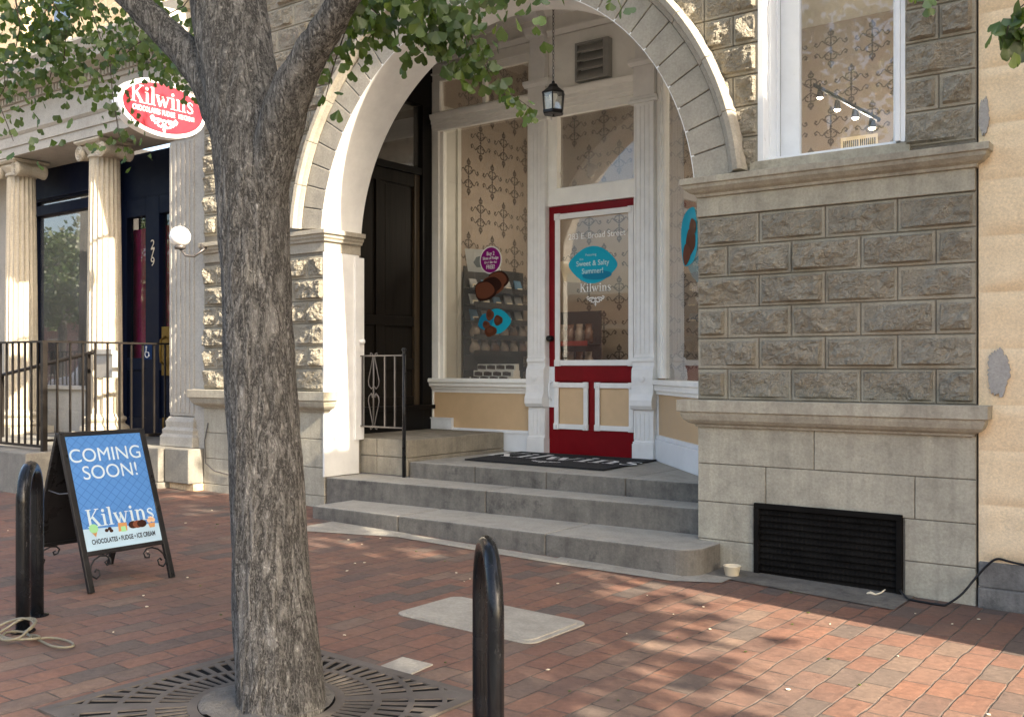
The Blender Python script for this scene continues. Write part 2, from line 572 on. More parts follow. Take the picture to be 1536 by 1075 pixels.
scuffed(M['iron'])
M['grate'] = paint('cast_iron_grate', (0.105, 0.090, 0.076), 0.7, 0.35, metal=0.2, bump=0.3)
M['soil'] = stone('tree_pit_grit', (0.15, 0.138, 0.12), 0.45, 0.95, 0, 1.0, fine=90)
M['gold'] = paint('brass', (0.22, 0.14, 0.035), 0.5, 0.15, metal=1.0)
M['curtain'] = paint('burgundy_curtain', (0.45, 0.015, 0.11), 0.8, 0.3)
M['decalwhite'] = flatm('white_lettering', (0.8, 0.79, 0.76))
M['black2'] = flatm('black_lettering', (0.02, 0.02, 0.025))
M['signblue'] = flatm('poster_blue', (0.070, 0.195, 0.46), 0.45)
M['signblueline'] = flatm('poster_dark_blue_line', (0.042, 0.125, 0.33), 0.45)
M['signpale'] = flatm('poster_pale_blue', (0.34, 0.48, 0.59), 0.45)
M['signtext'] = flatm('poster_lettering', (0.44, 0.55, 0.61), 0.45)
M['teal'] = flatm('teal_sticker', (0.012, 0.36, 0.50), 0.4)
M['tealdark'] = flatm('deep_teal', (0.01, 0.20, 0.33), 0.4)
M['purple'] = flatm('purple_sticker', (0.24, 0.01, 0.17), 0.4)
M['choc'] = flatm('chocolate_brown', (0.10, 0.032, 0.015), 0.4)
M['chocdark'] = flatm('dark_chocolate', (0.03, 0.011, 0.007), 0.4)
M['cream'] = flatm('cream_card', (0.72, 0.62, 0.45), 0.6)
M['greyart'] = flatm('grey_print', (0.25, 0.27, 0.28), 0.6)
M['mint'] = flatm('mint_green', (0.25, 0.5, 0.25), 0.6)
M['signred'] = paint('sign_red_face', (0.30, 0.026, 0.042), 0.35, 0.05, bump=0)
M['signrim'] = paint('sign_white_rim', (0.88, 0.87, 0.86), 0.35, 0.03, bump=0)
M['mat'] = stone('doormat_pile', (0.012, 0.012, 0.013), 0.4, 1.0, 0, 0.6, fine=150)
M['ceramic'] = paint('white_globe', (0.85, 0.83, 0.78), 0.25, 0.03)
M['wallpaper'] = paint('wallpaper_tan', (0.33, 0.265, 0.205), 0.8, 0.05, bump=0)
M['wallgrey'] = paint('interior_panel_white', (0.62, 0.60, 0.54), 0.6, 0.05, bump=0)
M['damask'] = flatm('damask_dark', (0.125, 0.098, 0.076), 0.6)
M['floorin'] = wood_mat('shop_floor', (0.12, 0.075, 0.04))
M['shelf'] = paint('shelf_dark_metal', (0.03, 0.028, 0.027), 0.5, 0.2)
M['vent'] = paint('vent_grey_metal', (0.36, 0.355, 0.33), 0.4, 0.15, metal=0.4)
M['rust'] = paint('black_vent_metal', (0.010, 0.009, 0.008), 0.75, 0.4)
M['rust'].node_tree.nodes['Principled BSDF'].inputs['Specular IOR Level'].default_value = 0.06
M['wood'].node_tree.nodes['Principled BSDF'].inputs['Specular IOR Level'].default_value = 0.2
for k_ in ('red', 'navy', 'rail'):
    M[k_].node_tree.nodes['Principled BSDF'].inputs['Specular IOR Level'].default_value = 0.12
M['black'].node_tree.nodes['Principled BSDF'].inputs['Specular IOR Level'].default_value = 0.25
M['blackdoor'].node_tree.nodes['Principled BSDF'].inputs['Specular IOR Level'].default_value = 0.15
M['asphalt'] = stone('asphalt', (0.11, 0.108, 0.104), 0.3, 0.95, 0, 0.4)
M['brickwalk'] = brick_mat('brick_paving', 0.262, 0.132,
                           [(0.0, (0.190, 0.092, 0.058)), (0.35, (0.158, 0.077, 0.052)), (0.6, (0.178, 0.096, 0.064)), (0.78, (0.130, 0.073, 0.053)), (0.90, (0.098, 0.074, 0.060)), (1.0, (0.176, 0.112, 0.078))],
                           (0.050, 0.041, 0.034), 0.0046, axis=('y', 'x'), bump=0.9, grime=0.6, tilt=0.8, wave=1.6)
M['buff'] = brick_mat('buff_brick', 0.21, 0.068, [(0, (0.56, 0.42, 0.255)), (0.5, (0.64, 0.49, 0.31)), (1, (0.50, 0.37, 0.22))],
                      (0.33, 0.27, 0.19), 0.004, axis=('x', 'z'), bump=0.4, grime=0.1)
M['farbrick'] = brick_mat('old_red_brick', 0.21, 0.075, [(0, (0.25, 0.10, 0.07)), (0.5, (0.30, 0.13, 0.09)), (1, (0.20, 0.085, 0.06))],
                          (0.28, 0.25, 0.21), 0.006, axis=('x', 'z'), bump=0.4, grime=0.1)

# ------------------------------------------------------------------ lettering
def text_geo(mb, body, size, fn, mi=0, align='CENTER', ox=0, oy=0, sx=1.0, bold=0.0):
    c = bpy.data.curves.new('lettering', 'FONT')
    c.body = body
    c.size = size
    c.align_x = align
    c.align_y = 'CENTER'
    c.offset = bold
    o = bpy.data.objects.new('lettering', c)
    COL.objects.link(o)
    bpy.context.view_layer.update()
    me = bpy.data.meshes.new_from_object(o.evaluated_get(bpy.context.evaluated_depsgraph_get()))
    mb.add([fn(v.co.x * sx + ox, v.co.y + oy) for v in me.vertices], [tuple(p.vertices) for p in me.polygons], mi)
    bpy.data.objects.remove(o)
    bpy.data.curves.remove(c)
    bpy.data.meshes.remove(me)


def arcpts(cx, cy, rx, ry, a0, a1, n=8):
    return [(cx + rx * math.cos(R(a0 + (a1 - a0) * i / n)), cy + ry * math.sin(R(a0 + (a1 - a0) * i / n))) for i in range(n + 1)]


TH, TN = 0.15, 0.055
GLY = {  # serif letters drawn as strokes: width, [(points, widths)]
    'K': (0.86, [([(0.17, 0), (0.17, 1)], TH), ([(0.0, 0.02), (0.34, 0.02)], 0.045), ([(0.0, 0.98), (0.34, 0.98)], 0.045),
                 ([(0.22, 0.42), (0.68, 0.97)], TN), ([(0.36, 0.56), (0.72, 0.03)], TH), ([(0.54, 0.98), (0.82, 0.98)], 0.045), ([(0.54, 0.02), (0.88, 0.02)], 0.045)]),
    'i': (0.36, [([(0.18, 0), (0.18, 0.66)], TH * 0.95), ([(0.02, 0.02), (0.34, 0.02)], 0.045), ([(0.03, 0.64), (0.2, 0.65)], 0.05),
                 (arcpts(0.17, 0.86, 0.05, 0.05, 0, 360, 10), 0.09)]),
    'l': (0.36, [([(0.18, 0), (0.18, 1.03)], TH * 0.95), ([(0.02, 0.02), (0.34, 0.02)], 0.045), ([(0.03, 1.0), (0.2, 1.02)], 0.05)]),
    'w': (0.95, [([(0.1, 0.64), (0.30, 0.03)], TH), ([(0.30, 0.03), (0.47, 0.6)], TN), ([(0.43, 0.64), (0.64, 0.03)], TH), ([(0.64, 0.03), (0.84, 0.64)], TN),
                 ([(0.0, 0.64), (0.24, 0.64)], 0.045), ([(0.72, 0.64), (0.95, 0.64)], 0.045)]),
    'n': (0.72, [([(0.17, 0), (0.17, 0.66)], TH * 0.95), ([(0.02, 0.02), (0.32, 0.02)], 0.045), ([(0.03, 0.64), (0.2, 0.65)], 0.05),
                 ([(0.2, 0.5), (0.28, 0.6), (0.4, 0.64), (0.5, 0.58), (0.54, 0.46), (0.54, 0.0)], [TN, TN, 0.09, 0.12, TH, TH * 0.95]), ([(0.4, 0.02), (0.7, 0.02)], 0.045)]),
    's': (0.52, [([(0.43, 0.5), (0.38, 0.6), (0.26, 0.645), (0.13, 0.59), (0.11, 0.48), (0.22, 0.38), (0.34, 0.3), (0.42, 0.2), (0.37, 0.07), (0.24, 0.015), (0.11, 0.06), (0.06, 0.17)],
                  [0.05, 0.05, 0.06, 0.08, 0.1, 0.13, 0.14, 0.1, 0.08, 0.06, 0.05, 0.05])]),
}


def serif_word(mb, word, h, fn, mi=0, ox=0, oy=0, track=0.02):
    tot = sum(GLY[c][0] + track for c in word) * h
    x = ox - tot / 2
    for c in word:
        wd, st = GLY[c]
        for pts, sw in st:
            sw2 = [q * h for q in sw] if isinstance(sw, list) else sw * h
            mb.stroke([(x + a * h, oy + b * h) for a, b in pts], sw2, fn, mi)
        x += (wd + track) * h


def emblem(mb, s, fn, mi=0, ox=0, oy=0, wd=0.09):
    """scroll ornament with a down-pointing tip"""
    for sg in (-1, 1):
        mb.stroke([(ox + sg * a * s, oy + b * s) for a, b in [(0.05, -0.1), (0.25, -0.28), (0.5, -0.22), (0.52, 0.02), (0.34, 0.06)]], wd * s, fn, mi)
        mb.stroke([(ox + sg * a * s, oy + b * s) for a, b in [(0.0, 0.0), (0.3, 0.22), (0.65, 0.2), (0.95, 0.05), (1.05, 0.25), (0.9, 0.36), (0.82, 0.27)]], wd * s, fn, mi)
        mb.stroke([(ox + sg * a * s, oy + b * s) for a, b in [(0.5, 0.02), (0.72, -0.12), (0.8, 0.06)]], wd * s, fn, mi)
    mb.stroke([(ox, oy + 0.25 * s), (ox, oy - 0.45 * s)], wd * s * 1.3, fn, mi)
    mb.flat([(ox - 0.14 * s, oy - 0.42 * s), (ox, oy - 0.72 * s), (ox + 0.14 * s, oy - 0.42 * s)], fn, mi)


def damask_motif(mb, fn, cx, cy, s, mi=0):
    for sx in (-1, 1):
        for sy in (-1, 1):
            P = lambda L: [(cx + sx * a * s, cy + sy * b * s) for a, b in L]
            mb.stroke(P([(0.02, 0.12), (0.16, 0.2), (0.3, 0.3), (0.42, 0.42), (0.52, 0.38), (0.58, 0.25), (0.7, 0.16), (0.8, 0.24), (0.76, 0.34), (0.68, 0.31)]),
                      [x * s for x in (0.05, 0.07, 0.08, 0.06, 0.05, 0.05, 0.07, 0.1, 0.12, 0.1)], fn, mi)
            mb.stroke(P([(0.0, 0.5), (0.1, 0.56), (0.24, 0.5), (0.3, 0.38), (0.22, 0.3), (0.12, 0.34)]), [x * s for x in (0.04, 0.06, 0.08, 0.06, 0.05, 0.06)], fn, mi)
            mb.stroke(P([(0.0, 0.62), (0.1, 0.68), (0.12, 0.78), (0.05, 0.84), (0.0, 0.98)]), [x * s for x in (0.06, 0.1, 0.1, 0.09, 0.04)], fn, mi)
    mb.stroke([(cx, cy - 0.9 * s), (cx, cy + 0.9 * s)], 0.06 * s, fn, mi)
    for d in (-0.25, 0, 0.25):
        mb.flat([(cx + a, cy + d * s + b) for a, b in arcpts(0, 0, 0.07 * s, 0.07 * s, 0, 315, 7)], fn, mi)


# ------------------------------------------------------------------ ground
YF = 6.42            # stone facade plane
YS = 8.40            # shop front plane
XL, XR = -6.97, -3.18   # archway opening
AC = (-5.07, 2.45)
AR = 1.90


def struct(o):
    o['kind'] = 'structure'
    return o


xs = [-60, -30, -16, -13, -10, -8, -6, -4, -2, 0, 3, 10, 30, 60]
mb = MB()
for a, b in zip(xs[:-1], xs[1:]):
    mb.quad((a, 1.35, gz(a)), (b, 1.35, gz(b)), (b, 13, gz(b)), (a, 13, gz(a)))
struct(mb.build('sidewalk', M['brickwalk']))
mb = MB()
for a, b in zip(xs[:-1], xs[1:]):
    mb.add([(a, 1.15, gz(a) - 0.3), (b, 1.15, gz(b) - 0.3), (b, 1.349, gz(b) - 0.3), (a, 1.349, gz(a) - 0.3), (a, 1.15, gz(a) + 0.003), (b, 1.15, gz(b) + 0.003), (b, 1.349, gz(b) + 0.003), (a, 1.349, gz(a) + 0.003)],
           [(3, 2, 1, 0), (4, 5, 6, 7), (0, 1, 5, 4), (2, 3, 7, 6)])
struct(mb.build('kerb', M['concrete']))
mb = MB()
mb.quad((-250, -250, -0.5), (250, -250, -0.5), (250, 250, -0.5), (-250, 250, -0.5))
struct(mb.build('ground', M['asphalt']))
mb = MB()
for a, b in zip(xs[:-1], xs[1:]):
    mb.quad((a, -10, gz(a) - 0.14), (b, -10, gz(b) - 0.14), (b, 1.2, gz(b) - 0.14), (a, 1.2, gz(a) - 0.14))
struct(mb.build('road', M['asphalt']))
mb = MB()
mb.box(-60, 60, -14.2, -10, -0.3, 0.05)
struct(mb.build('far_pavement', M['concrete']))
# mortar fillet along the foot of the steps
mb = MB()
pts = [G(430, 790, 0.06), G(600, 803, 0.03), G(820, 838, 0.01), G(1010, 866, -0.01), G(1085, 870, -0.02)]
for (a, b), (c, d) in zip(pts[:-1], pts[1:]):
    mb.quad((a, b - 0.03, gz(a) + 0.005), (c, d - 0.03, gz(c) + 0.005), (c, d + 0.13, gz(c) + 0.008), (a, d + 0.13, gz(a) + 0.008))
struct(mb.build('mortar_strip', M['concrete']))
mb = MB()
mb.quad((-3.0, 6.12, gz(-3) + 0.006), (-1.72, 5.98, gz(-1.72) + 0.006), (-1.72, 6.43, gz(-1.72) + 0.007), (-3.0, 6.43, gz(-3) + 0.007))
struct(mb.build('path', M['riser']))


# ------------------------------------------------------------------ rock-faced masonry
def rock_block(mb, fn, x0, x1, z0, z1, seed, depth=0.045, keep=None, cell=0.0135):
    """fn(u, z, out) -> 3D; drafted margin round a rough, chipped projecting face"""
    rnd = random.Random(seed * 1000)
    nx = max(4, int((x1 - x0) / cell))
    nz = max(4, int((z1 - z0) / cell))
    mg = rnd.uniform(0.013, 0.022)
    us = [0, 0.004, mg] + [mg + (x1 - x0 - 2 * mg) * i / nx for i in range(1, nx)] + [x1 - x0 - mg, x1 - x0 - 0.004, x1 - x0]
    vs = [0, 0.004, mg] + [mg + (z1 - z0 - 2 * mg) * i / nz for i in range(1, nz)] + [z1 - z0 - mg, z1 - z0 - 0.004, z1 - z0]
    w_, h_ = x1 - x0, z1 - z0
    planes = [(rnd.uniform(0.55, 1.15), rnd.uniform(-1.6, 1.6) / max(w_, 0.2) * 0.45, rnd.uniform(-1.6, 1.6), rnd.uniform(0.15, 0.85) * w_, rnd.uniform(0.2, 0.8) * h_) for _ in range(7)]
    idx = {}
    V, Fc, Fm = [], [], []
    for i, u in enumerate(us):
        for j, v in enumerate(vs):
            e = min(u, w_ - u, v, h_ - v)
            p = Vector((u * 9 + seed * 7.3, v * 11, seed * 3.1))
            if e <= 0.0001:
                o = -0.010
            elif e < mg - 0.0005:
                o = 0.001 + 0.0015 * noise.noise(p * 4)
            else:
                rise = min(1.0, (e - mg) / 0.011)
                wob = Vector((noise.noise(p * 0.9) * 0.05, noise.noise(p * 0.9 + Vector((9, 2, 4))) * 0.04))
                f = min(c + (ka * (u + wob.x - uc)) * 2.2 + kb * (v + wob.y - vc) * 3.0 for c, ka, kb, uc, vc in planes)
                f = max(0.0, f)
                f += noise.noise(p * 1.7) * 0.26 + noise.noise(p * 4.3) * 0.17 + noise.noise(p * 9) * 0.09
                o = 0.002 + rise * depth * max(0.04, min(1.15, f * 1.0 + 0.03))
            idx[i, j] = len(V)
            V.append(fn(x0 + u, z0 + v, o))
    b0 = len(mb.v)
    for i in range(len(us) - 1):
        for j in range(len(vs) - 1):
            if keep and not keep(x0 + (us[i] + us[i + 1]) / 2, z0 + (vs[j] + vs[j + 1]) / 2):
                continue
            Fc.append((idx[i, j], idx[i + 1, j], idx[i + 1, j + 1], idx[i, j + 1]))
            mar = i < 2 or j < 2 or i >= len(us) - 3 or j >= len(vs) - 3
            Fm.append(1 if mar else 0)
    mb.v += V
    mb.f += [tuple(b0 + k for k in f) for f in Fc]
    mb.m += Fm


JG = 0.0045
CH = 0.211


def rock_courses(mb, x0, x1, z0, n, h, unit, flip=0, keep=None, edges=None, depth=0.062):
    fn = lambda u, z, o: (u, YF - o, z)
    for r in range(n):
        za, zb = z0 + r * h + JG / 2, z0 + (r + 1) * h - JG / 2
        xsplit = [x0]
        k = (r + flip) % 2
        x = x0 + (unit / 2 if k else unit)
        while x < x1 - unit * 0.3:
            xsplit.append(x)
            x += unit
        xsplit.append(x1)
        for a, b in zip(xsplit[:-1], xsplit[1:]):
            if keep and not any(keep(px_, pz_) for px_ in (a, (a + b) / 2, b) for pz_ in (za, zb)):
                continue
            rock_block(mb, fn, a + JG / 2, b - JG / 2, za, zb, random.random() * 50, depth, keep)


B = thing('stone_building', 'grey rock faced stone building with a round archway entrance and white and red shopfront', 'building', (-5.07, YF, 0))
PXL0, PXR1 = -8.78, -1.37     # outer ends of the two piers
outside_arch = lambda x, z: (x - AC[0]) ** 2 + (z - AC[1]) ** 2 > 2.17 ** 2 if z > AC[1] else not (XL < x < XR)
mb = MB()
rock_courses(mb, XR, PXR1, 1.128, 6, CH, 0.4525, 1)
rock_courses(mb, PXL0, XL, 1.128, 6, CH, 0.4525)
# above the cornice line
nW = lambda x, z: outside_arch(x, z)
Z2 = 2.70
rock_courses(mb, -1.79, PXR1, Z2, 12, CH, 0.42, 0)
rock_courses(mb, XR + 0.05, -2.73, Z2, 12, CH, 0.43, 1, nW)
rock_courses(mb, -5.07, XR + 0.05, Z2, 12, CH, 0.47, 0, nW)
rock_courses(mb, PXL0, -5.07, Z2, 12, CH, 0.4637, 1, nW)
mb.build('rock_facing', [M['rock'], M['margin']], B, smooth=False)
# backing wall with arch and window openings
mb = MB()
y0, y1 = YF + 0.011, YF + 0.46
ZT = Z2 + 12 * CH
mb.box(PXL0, XL, y0, y1, -0.2, AC[1])
mb.box(XR, PXR1, y0, y1, -0.2, AC[1])
mb.box(-1.79, PXR1, y0, y1, AC[1], ZT)
mb.box(-2.73, -1.79, y0, y1, AC[1], 2.70)
mb.box(-2.73, -1.79, y0, y1, 5.2, ZT)
nA = 48
pv = [(AC[0] + (AR + 0.03) * math.cos(math.pi * i / nA), AC[1] + (AR + 0.03) * math.sin(math.pi * i / nA)) for i in range(nA + 1)]
for (ax_, az_), (bx_, bz_) in zip(pv[:-1], pv[1:]):
    mb.prism([(ax_, az_), (bx_, bz_), (bx_, ZT), (ax_, ZT)], lambda a, b, d: (a, d, b), y0, y1)
mb.box(AC[0] + AR + 0.03, -2.73, y0 + 0.001, y1, AC[1], ZT)
mb.box(PXL0, AC[0] - AR - 0.03, y0 + 0.001, y1, AC[1], ZT)
mb.build('wall', M['mortar'], B)
# main cornice on top (out of the photo)
mb = MB()
mb.sweep([(0, ZT), (0.1, ZT), (0.14, ZT + 0.12), (0.3, ZT + 0.2), (0.3, ZT + 0.32), (0, ZT + 0.36)], [(PXL0, YF), (PXR1, YF)])
mb.box(PXL0, PXR1, YF + 0.002, 13, ZT + 0.36, ZT + 0.5)
mb.build('roof', M['cap'], B)


def bands(mb, x0, x1, capz):
    pass


# plinth courses
mb = MB()
jz = [-0.25, 0.16, 0.42, 0.683, 0.945]
for side, (xa, xb, splits) in {'l': (PXL0, XL, [[-7.9], [-7.4], [-7.95], [-7.45]]), 'r': (XR, PXR1, [[-2.73], [-2.36, -1.7], [-2.68, -1.72], [-2.35]])}.items():
    if side == 'r':
        mb.build('plinth', M['dress'], B, bevel=0.004)
        mb = MB()
    for r in range(4):
        xx = [xa] + splits[r] + [xb]
        for a, b in zip(xx[:-1], xx[1:]):
            if side == 'r' and r <= 1:
                # vent opening between -2.758 and -1.787 up to z 0.445
                continue
            mb.box(a + 0.003, b - 0.003, YF - 0.0, YF + 0.2, jz[r] + 0.003, jz[r + 1] - 0.003)
mb.box(XR + 0.003, -2.766, YF, YF + 0.2, 0.163, 0.417)
mb.box(XR + 0.003, -2.766, YF, YF + 0.2, -0.25, 0.157)
mb.box(-1.779, PXR1 - 0.003, YF, YF + 0.2, 0.163, 0.417)
mb.box(-1.779, PXR1 - 0.003, YF, YF + 0.2, -0.25, 0.157)
mb.box(-2.763, -1.782, YF + 0.12, YF + 0.2, -0.25, 0.445)
mb.build('plinth', M['dress'], B, bevel=0.004)

capprof = [(-0.05, 1.126), (0.13, 1.126), (0.13, 1.046), (0.112, 1.043), (0.108, 1.02), (0.095, 0.99), (0.07, 0.968), (0.035, 0.955), (0.03, 0.94), (-0.05, 0.94)]
for xa, xb in ((XR + 0.03, PXR1 - 0.04), (PXL0 + 0.02, XL - 0.0)):
    mb = MB()
    mb.sweep(capprof, [(xa, YF + 0.05), (xa, YF), (xb, YF), (xb, YF + 0.05)])
    mb.build('base_moulding', M['cap'], B, bevel=0.003)
# upper cornice and its frieze band, right pier
corn = [(-0.05, 2.655), (0.125, 2.655), (0.125, 2.612), (0.11, 2.608), (0.105, 2.585), (0.075, 2.56), (0.045, 2.548), (0.04, 2.53), (-0.05, 2.53)]
mb = MB()
mb.sweep(corn, [(XR + 0.045, YF + 0.05), (XR + 0.045, YF), (PXR1 - 0.03, YF), (PXR1 - 0.03, YF + 0.05)])
mb.build('cornice', M['cap'], B, bevel=0.003)
mb = MB()
mb.box(XR, PXR1 - 0.003, YF - 0.018, YF + 0.1, 2.397, 2.53)
mb.box(-2.79, -1.745, YF - 0.012, YF + 0.3, 2.655, 2.735)
mb.build('frieze_band', M['dress'], B, bevel=0.004)
# left impost wraps round the reveal
imp = [(-0.05, 2.625), (0.075, 2.625), (0.075, 2.585), (0.055, 2.58), (0.05, 2.555), (0.035, 2.54), (0.03, 2.52), (0.006, 2.515), (0.006, 2.425), (-0.05, 2.425)]
mb = MB()
mb.sweep(imp, [(PXL0, YF), (XL, YF), (XL, YF + 0.46)])
mb.build('impost', M['vouss'], B, bevel=0.003)
mb = MB()
mb.sweep(imp, [(XR, YF + 0.46), (XR, YF + 0.14)])
mb.build('impost', M['vouss'], B, bevel=0.003)
# arch ring: voussoirs, outer moulding
a0, a1 = math.asin(0.19 / AR), math.pi - math.asin(0.17 / AR)
NV = 31
mb = MB()
st = (a1 - a0) / NV
g = 0.0022
for i in range(NV):
    mb.arc([(AR, YF - 0.05), (2.165, YF - 0.05), (2.165, YF + 0.1), (AR, YF + 0.1)], AC, a0 + i * st + g, a0 + (i + 1) * st - g, 4)
mb.build('voussoirs', M['vouss'], B, bevel=0.005)
mb = MB()
mb.arc([(AR + 0.004, YF - 0.035), (2.2, YF - 0.035), (2.2, YF + 0.1), (AR + 0.004, YF + 0.1)], AC, a0, a1, 60)
mb.build('arch_joints', M['basedark'], B)
mb = MB()
for i in range(16):
    s0 = a0 + (a1 - a0) * i / 16 + 0.0012
    s1 = a0 + (a1 - a0) * (i + 1) / 16 - 0.0012
    mb.arc([(2.168, YF - 0.06), (2.185, YF - 0.075), (2.20, YF - 0.085), (2.215, YF - 0.12), (2.255, YF - 0.125), (2.275, YF - 0.10), (2.275, YF + 0.05), (2.168, YF + 0.05)], AC, s0, s1, 5)
mb.build('arch_moulding', M['vouss'], B, bevel=0.003)
# painted reveal and soffit
mb = MB()
t0_, t1_ = math.asin(0.20 / AR), math.pi - math.asin(0.178 / AR)
mb.arc([(AR - 0.004, YF - 0.048), (AR - 0.004, YF + 0.462), (AR + 0.02, YF + 0.462), (AR + 0.02, YF - 0.048)], AC, t0_, t1_, 64)
for o_ in ():
    pass
soff = mb.build('archway_soffit', M['white'], B, smooth=False)
for p in soff.data.polygons:
    p.use_smooth = False
mb = MB()
mb.box(XL - 0.02, XL + 0.004, YF - 0.004, YF + 0.44, 0.338, 2.424)
mb.box(XL - 0.02, XL + 0.03, YF + 0.37, YF + 0.485, 0.66, 2.40)
mb.build('reveal_paint', M['white'], B, bevel=0.004)
mb = MB()
mb.box(XR - 0.004, XR + 0.02, YF + 0.02, YF + 0.46, 0.338, 2.424)
mb.build('reveal_paint', M['white'], B, bevel=0.004)
mb = MB()
mb.lathe([(0.0, 0), (0.02, 0), (0.028, 0.03), (0.012, 0.045), (0.0, 0.05)], (XL + 0.03, YF + 0.44, 1.60), 12, axis='x')
mb.build('hook', M['white'], B, smooth=True)

# basement vent in the plinth
VN = MB()
vx0, vx1, vz0, vz1 = -2.755, -1.79, -0.10, 0.44
VN.box(vx0, vx1, YF - 0.026, YF + 0.06, vz1 - 0.035, vz1)
VN.box(vx0, vx1, YF - 0.026, YF + 0.06, vz0, vz0 + 0.03)
VN.box(vx0, vx0 + 0.035, YF - 0.026, YF + 0.06, vz0 + 0.03, vz1 - 0.035)
VN.box(vx1 - 0.035, vx1, YF - 0.026, YF + 0.06, vz0 + 0.03, vz1 - 0.035)
bv = VN.build('basement_vent', M['rust'], B, bevel=0.003)
mb = MB()
for k in range(11):
    z = vz0 + 0.05 + k * 0.042
    n_ = 60
    for i in range(n_):
        u0 = vx0 + 0.035 + (vx1 - vx0 - 0.07) * i / n_
        u1 = vx0 + 0.035 + (vx1 - vx0 - 0.07) * (i + 1) / n_
        za = z + (0.006 if i % 2 else 0)
        zb = z + (0 if i % 2 else 0.006)
        mb.quad((u0, YF - 0.016, za), (u1, YF - 0.016, zb), (u1, YF + 0.007, z + 0.030), (u0, YF + 0.007, z + 0.030))
        mb.quad((u0, YF - 0.016, za), (u1, YF - 0.016, zb), (u1, YF - 0.015, zb - 0.007), (u0, YF - 0.015, za - 0.007))
mb.build('slats', M['rust'], bv)
mb = MB()
mb.quad((vx0, YF + 0.009, vz0), (vx1, YF + 0.009, vz0), (vx1, YF + 0.009, vz1), (vx0, YF + 0.009, vz1))
mb.build('backing', M['dark'], bv)

# upper right window -------------------------------------------------
wx0, wx1, wz0, wz1, gy = -2.715, -1.795, 2.735, 5.18, 6.74
mb = MB()
fl = MB()
for i in range(5):
    yy = YF - 0.006 + i * 0.062
    fl.box(wx0 - 0.02, wx0 + (0.022 if i % 2 == 0 else 0.012), yy, yy + 0.05, wz0 - 0.03, wz1)
fl.box(wx0 - 0.02, wx0 + 0.008, YF, gy, wz0 - 0.03, wz1)
fl.box(wx1 - 0.008, wx1 + 0.02, YF - 0.006, gy, wz0 + 0.004, wz1)
wnd = fl.build('window', M['bluewhite'], B, bevel=0.004)
mb.box(wx0 + 0.01, wx0 + 0.145, gy, gy + 0.05, wz0 + 0.012, wz1)
mb.box(wx1 - 0.145, wx1 - 0.009, gy, gy + 0.05, wz0 + 0.012, wz1)
mb.box(wx0 + 0.145, wx1 - 0.145, gy + 0.001, gy + 0.05, wz0 + 0.012, wz0 + 0.07)
mb.box(wx0 + 0.145, wx1 - 0.145, gy + 0.001, gy + 0.05, wz1 - 0.1, wz1)
mb.box(wx1 - 0.04, wx1 - 0.009, YF - 0.012, gy - 0.003, wz0 + 0.012, wz1)
mb.box(wx0 + 0.03, wx1 - 0.04, YF + 0.02, gy - 0.002, wz0 - 0.02, wz0 + 0.02)
mb.build('frame', M['bluewhite'], wnd, bevel=0.004)
mb = MB()
mb.quad((wx0 + 0.14, gy + 0.03, wz0 + 0.06), (wx1 - 0.14, gy + 0.03, wz0 + 0.06), (wx1 - 0.14, gy + 0.03, wz1 - 0.09), (wx0 + 0.14, gy + 0.03, wz1 - 0.09))
mb.build('pane', M['glassupper'], wnd)

# ------------------------------------------------------------------ steps and landing
ST = thing('entrance_steps', 'worn grey stone steps and landing leading up into the archway', 'steps', (-5.07, 6.3, 0))
sx0 = G(455, 760, 0.15)[0]
mb = MB()


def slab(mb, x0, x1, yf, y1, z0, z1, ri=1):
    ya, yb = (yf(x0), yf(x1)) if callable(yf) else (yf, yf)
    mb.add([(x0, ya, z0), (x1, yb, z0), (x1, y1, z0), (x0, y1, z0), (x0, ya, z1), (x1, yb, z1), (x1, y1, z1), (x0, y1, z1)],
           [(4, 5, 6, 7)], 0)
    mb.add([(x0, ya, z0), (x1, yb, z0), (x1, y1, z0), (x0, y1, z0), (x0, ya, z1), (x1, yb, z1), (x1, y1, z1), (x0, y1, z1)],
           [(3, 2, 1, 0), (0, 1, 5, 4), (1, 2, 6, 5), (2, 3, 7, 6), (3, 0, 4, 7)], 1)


def merged(o):
    bm = bmesh.new()
    bm.from_mesh(o.data)
    bmesh.ops.remove_doubles(bm, verts=bm.verts, dist=0.0004)
    bmesh.ops.recalc_face_normals(bm, faces=bm.faces)
    bm.to_mesh(o.data)
    bm.free()
    return o


J = 0.003
x594, x818 = G(594, 774, 0.15)[0], G(818, 800, 0.15)[0]
slab(mb, sx0, x594 - J, 5.97, 6.597, -0.2, 0.150)
slab(mb, x594 + J, x818 - J / 2, 5.97, 6.597, -0.2, 0.150)
rc = 0.16
xe = -2.985
out = [(x818 + J / 2, 5.97)] + [(xe - rc + rc * math.sin(R(a)), 5.97 + rc - rc * math.cos(R(a))) for a in range(0, 91, 10)] + [(xe, 6.38), (XR + 0.0, 6.415), (XR, 6.597), (x818 + J / 2, 6.597)]
n = len(out)
mb.add([(a, b, 0.150) for a, b in out], [tuple(range(n))], 0)
mb.add([(a, b, 0.150) for a, b in out] + [(a, b, -0.2) for a, b in out], [(i, (i + 1) % n, n + (i + 1) % n, n + i) for i in range(n)], 1)
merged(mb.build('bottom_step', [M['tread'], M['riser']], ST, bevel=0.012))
mb = MB()
x733 = G(733, 735, 0.335)[0]
ysk = lambda x: 6.435 + (6.605 - 6.435) * (x - XL) / (XR - XL)
for xa_, xb_ in ((XL + 0.006, x733 - J), (x733 + J, XR - 0.002)):
    slab(mb, xa_, xb_, ysk, 6.908, -0.1, 0.335)
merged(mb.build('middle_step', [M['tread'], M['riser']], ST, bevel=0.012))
mb = MB()
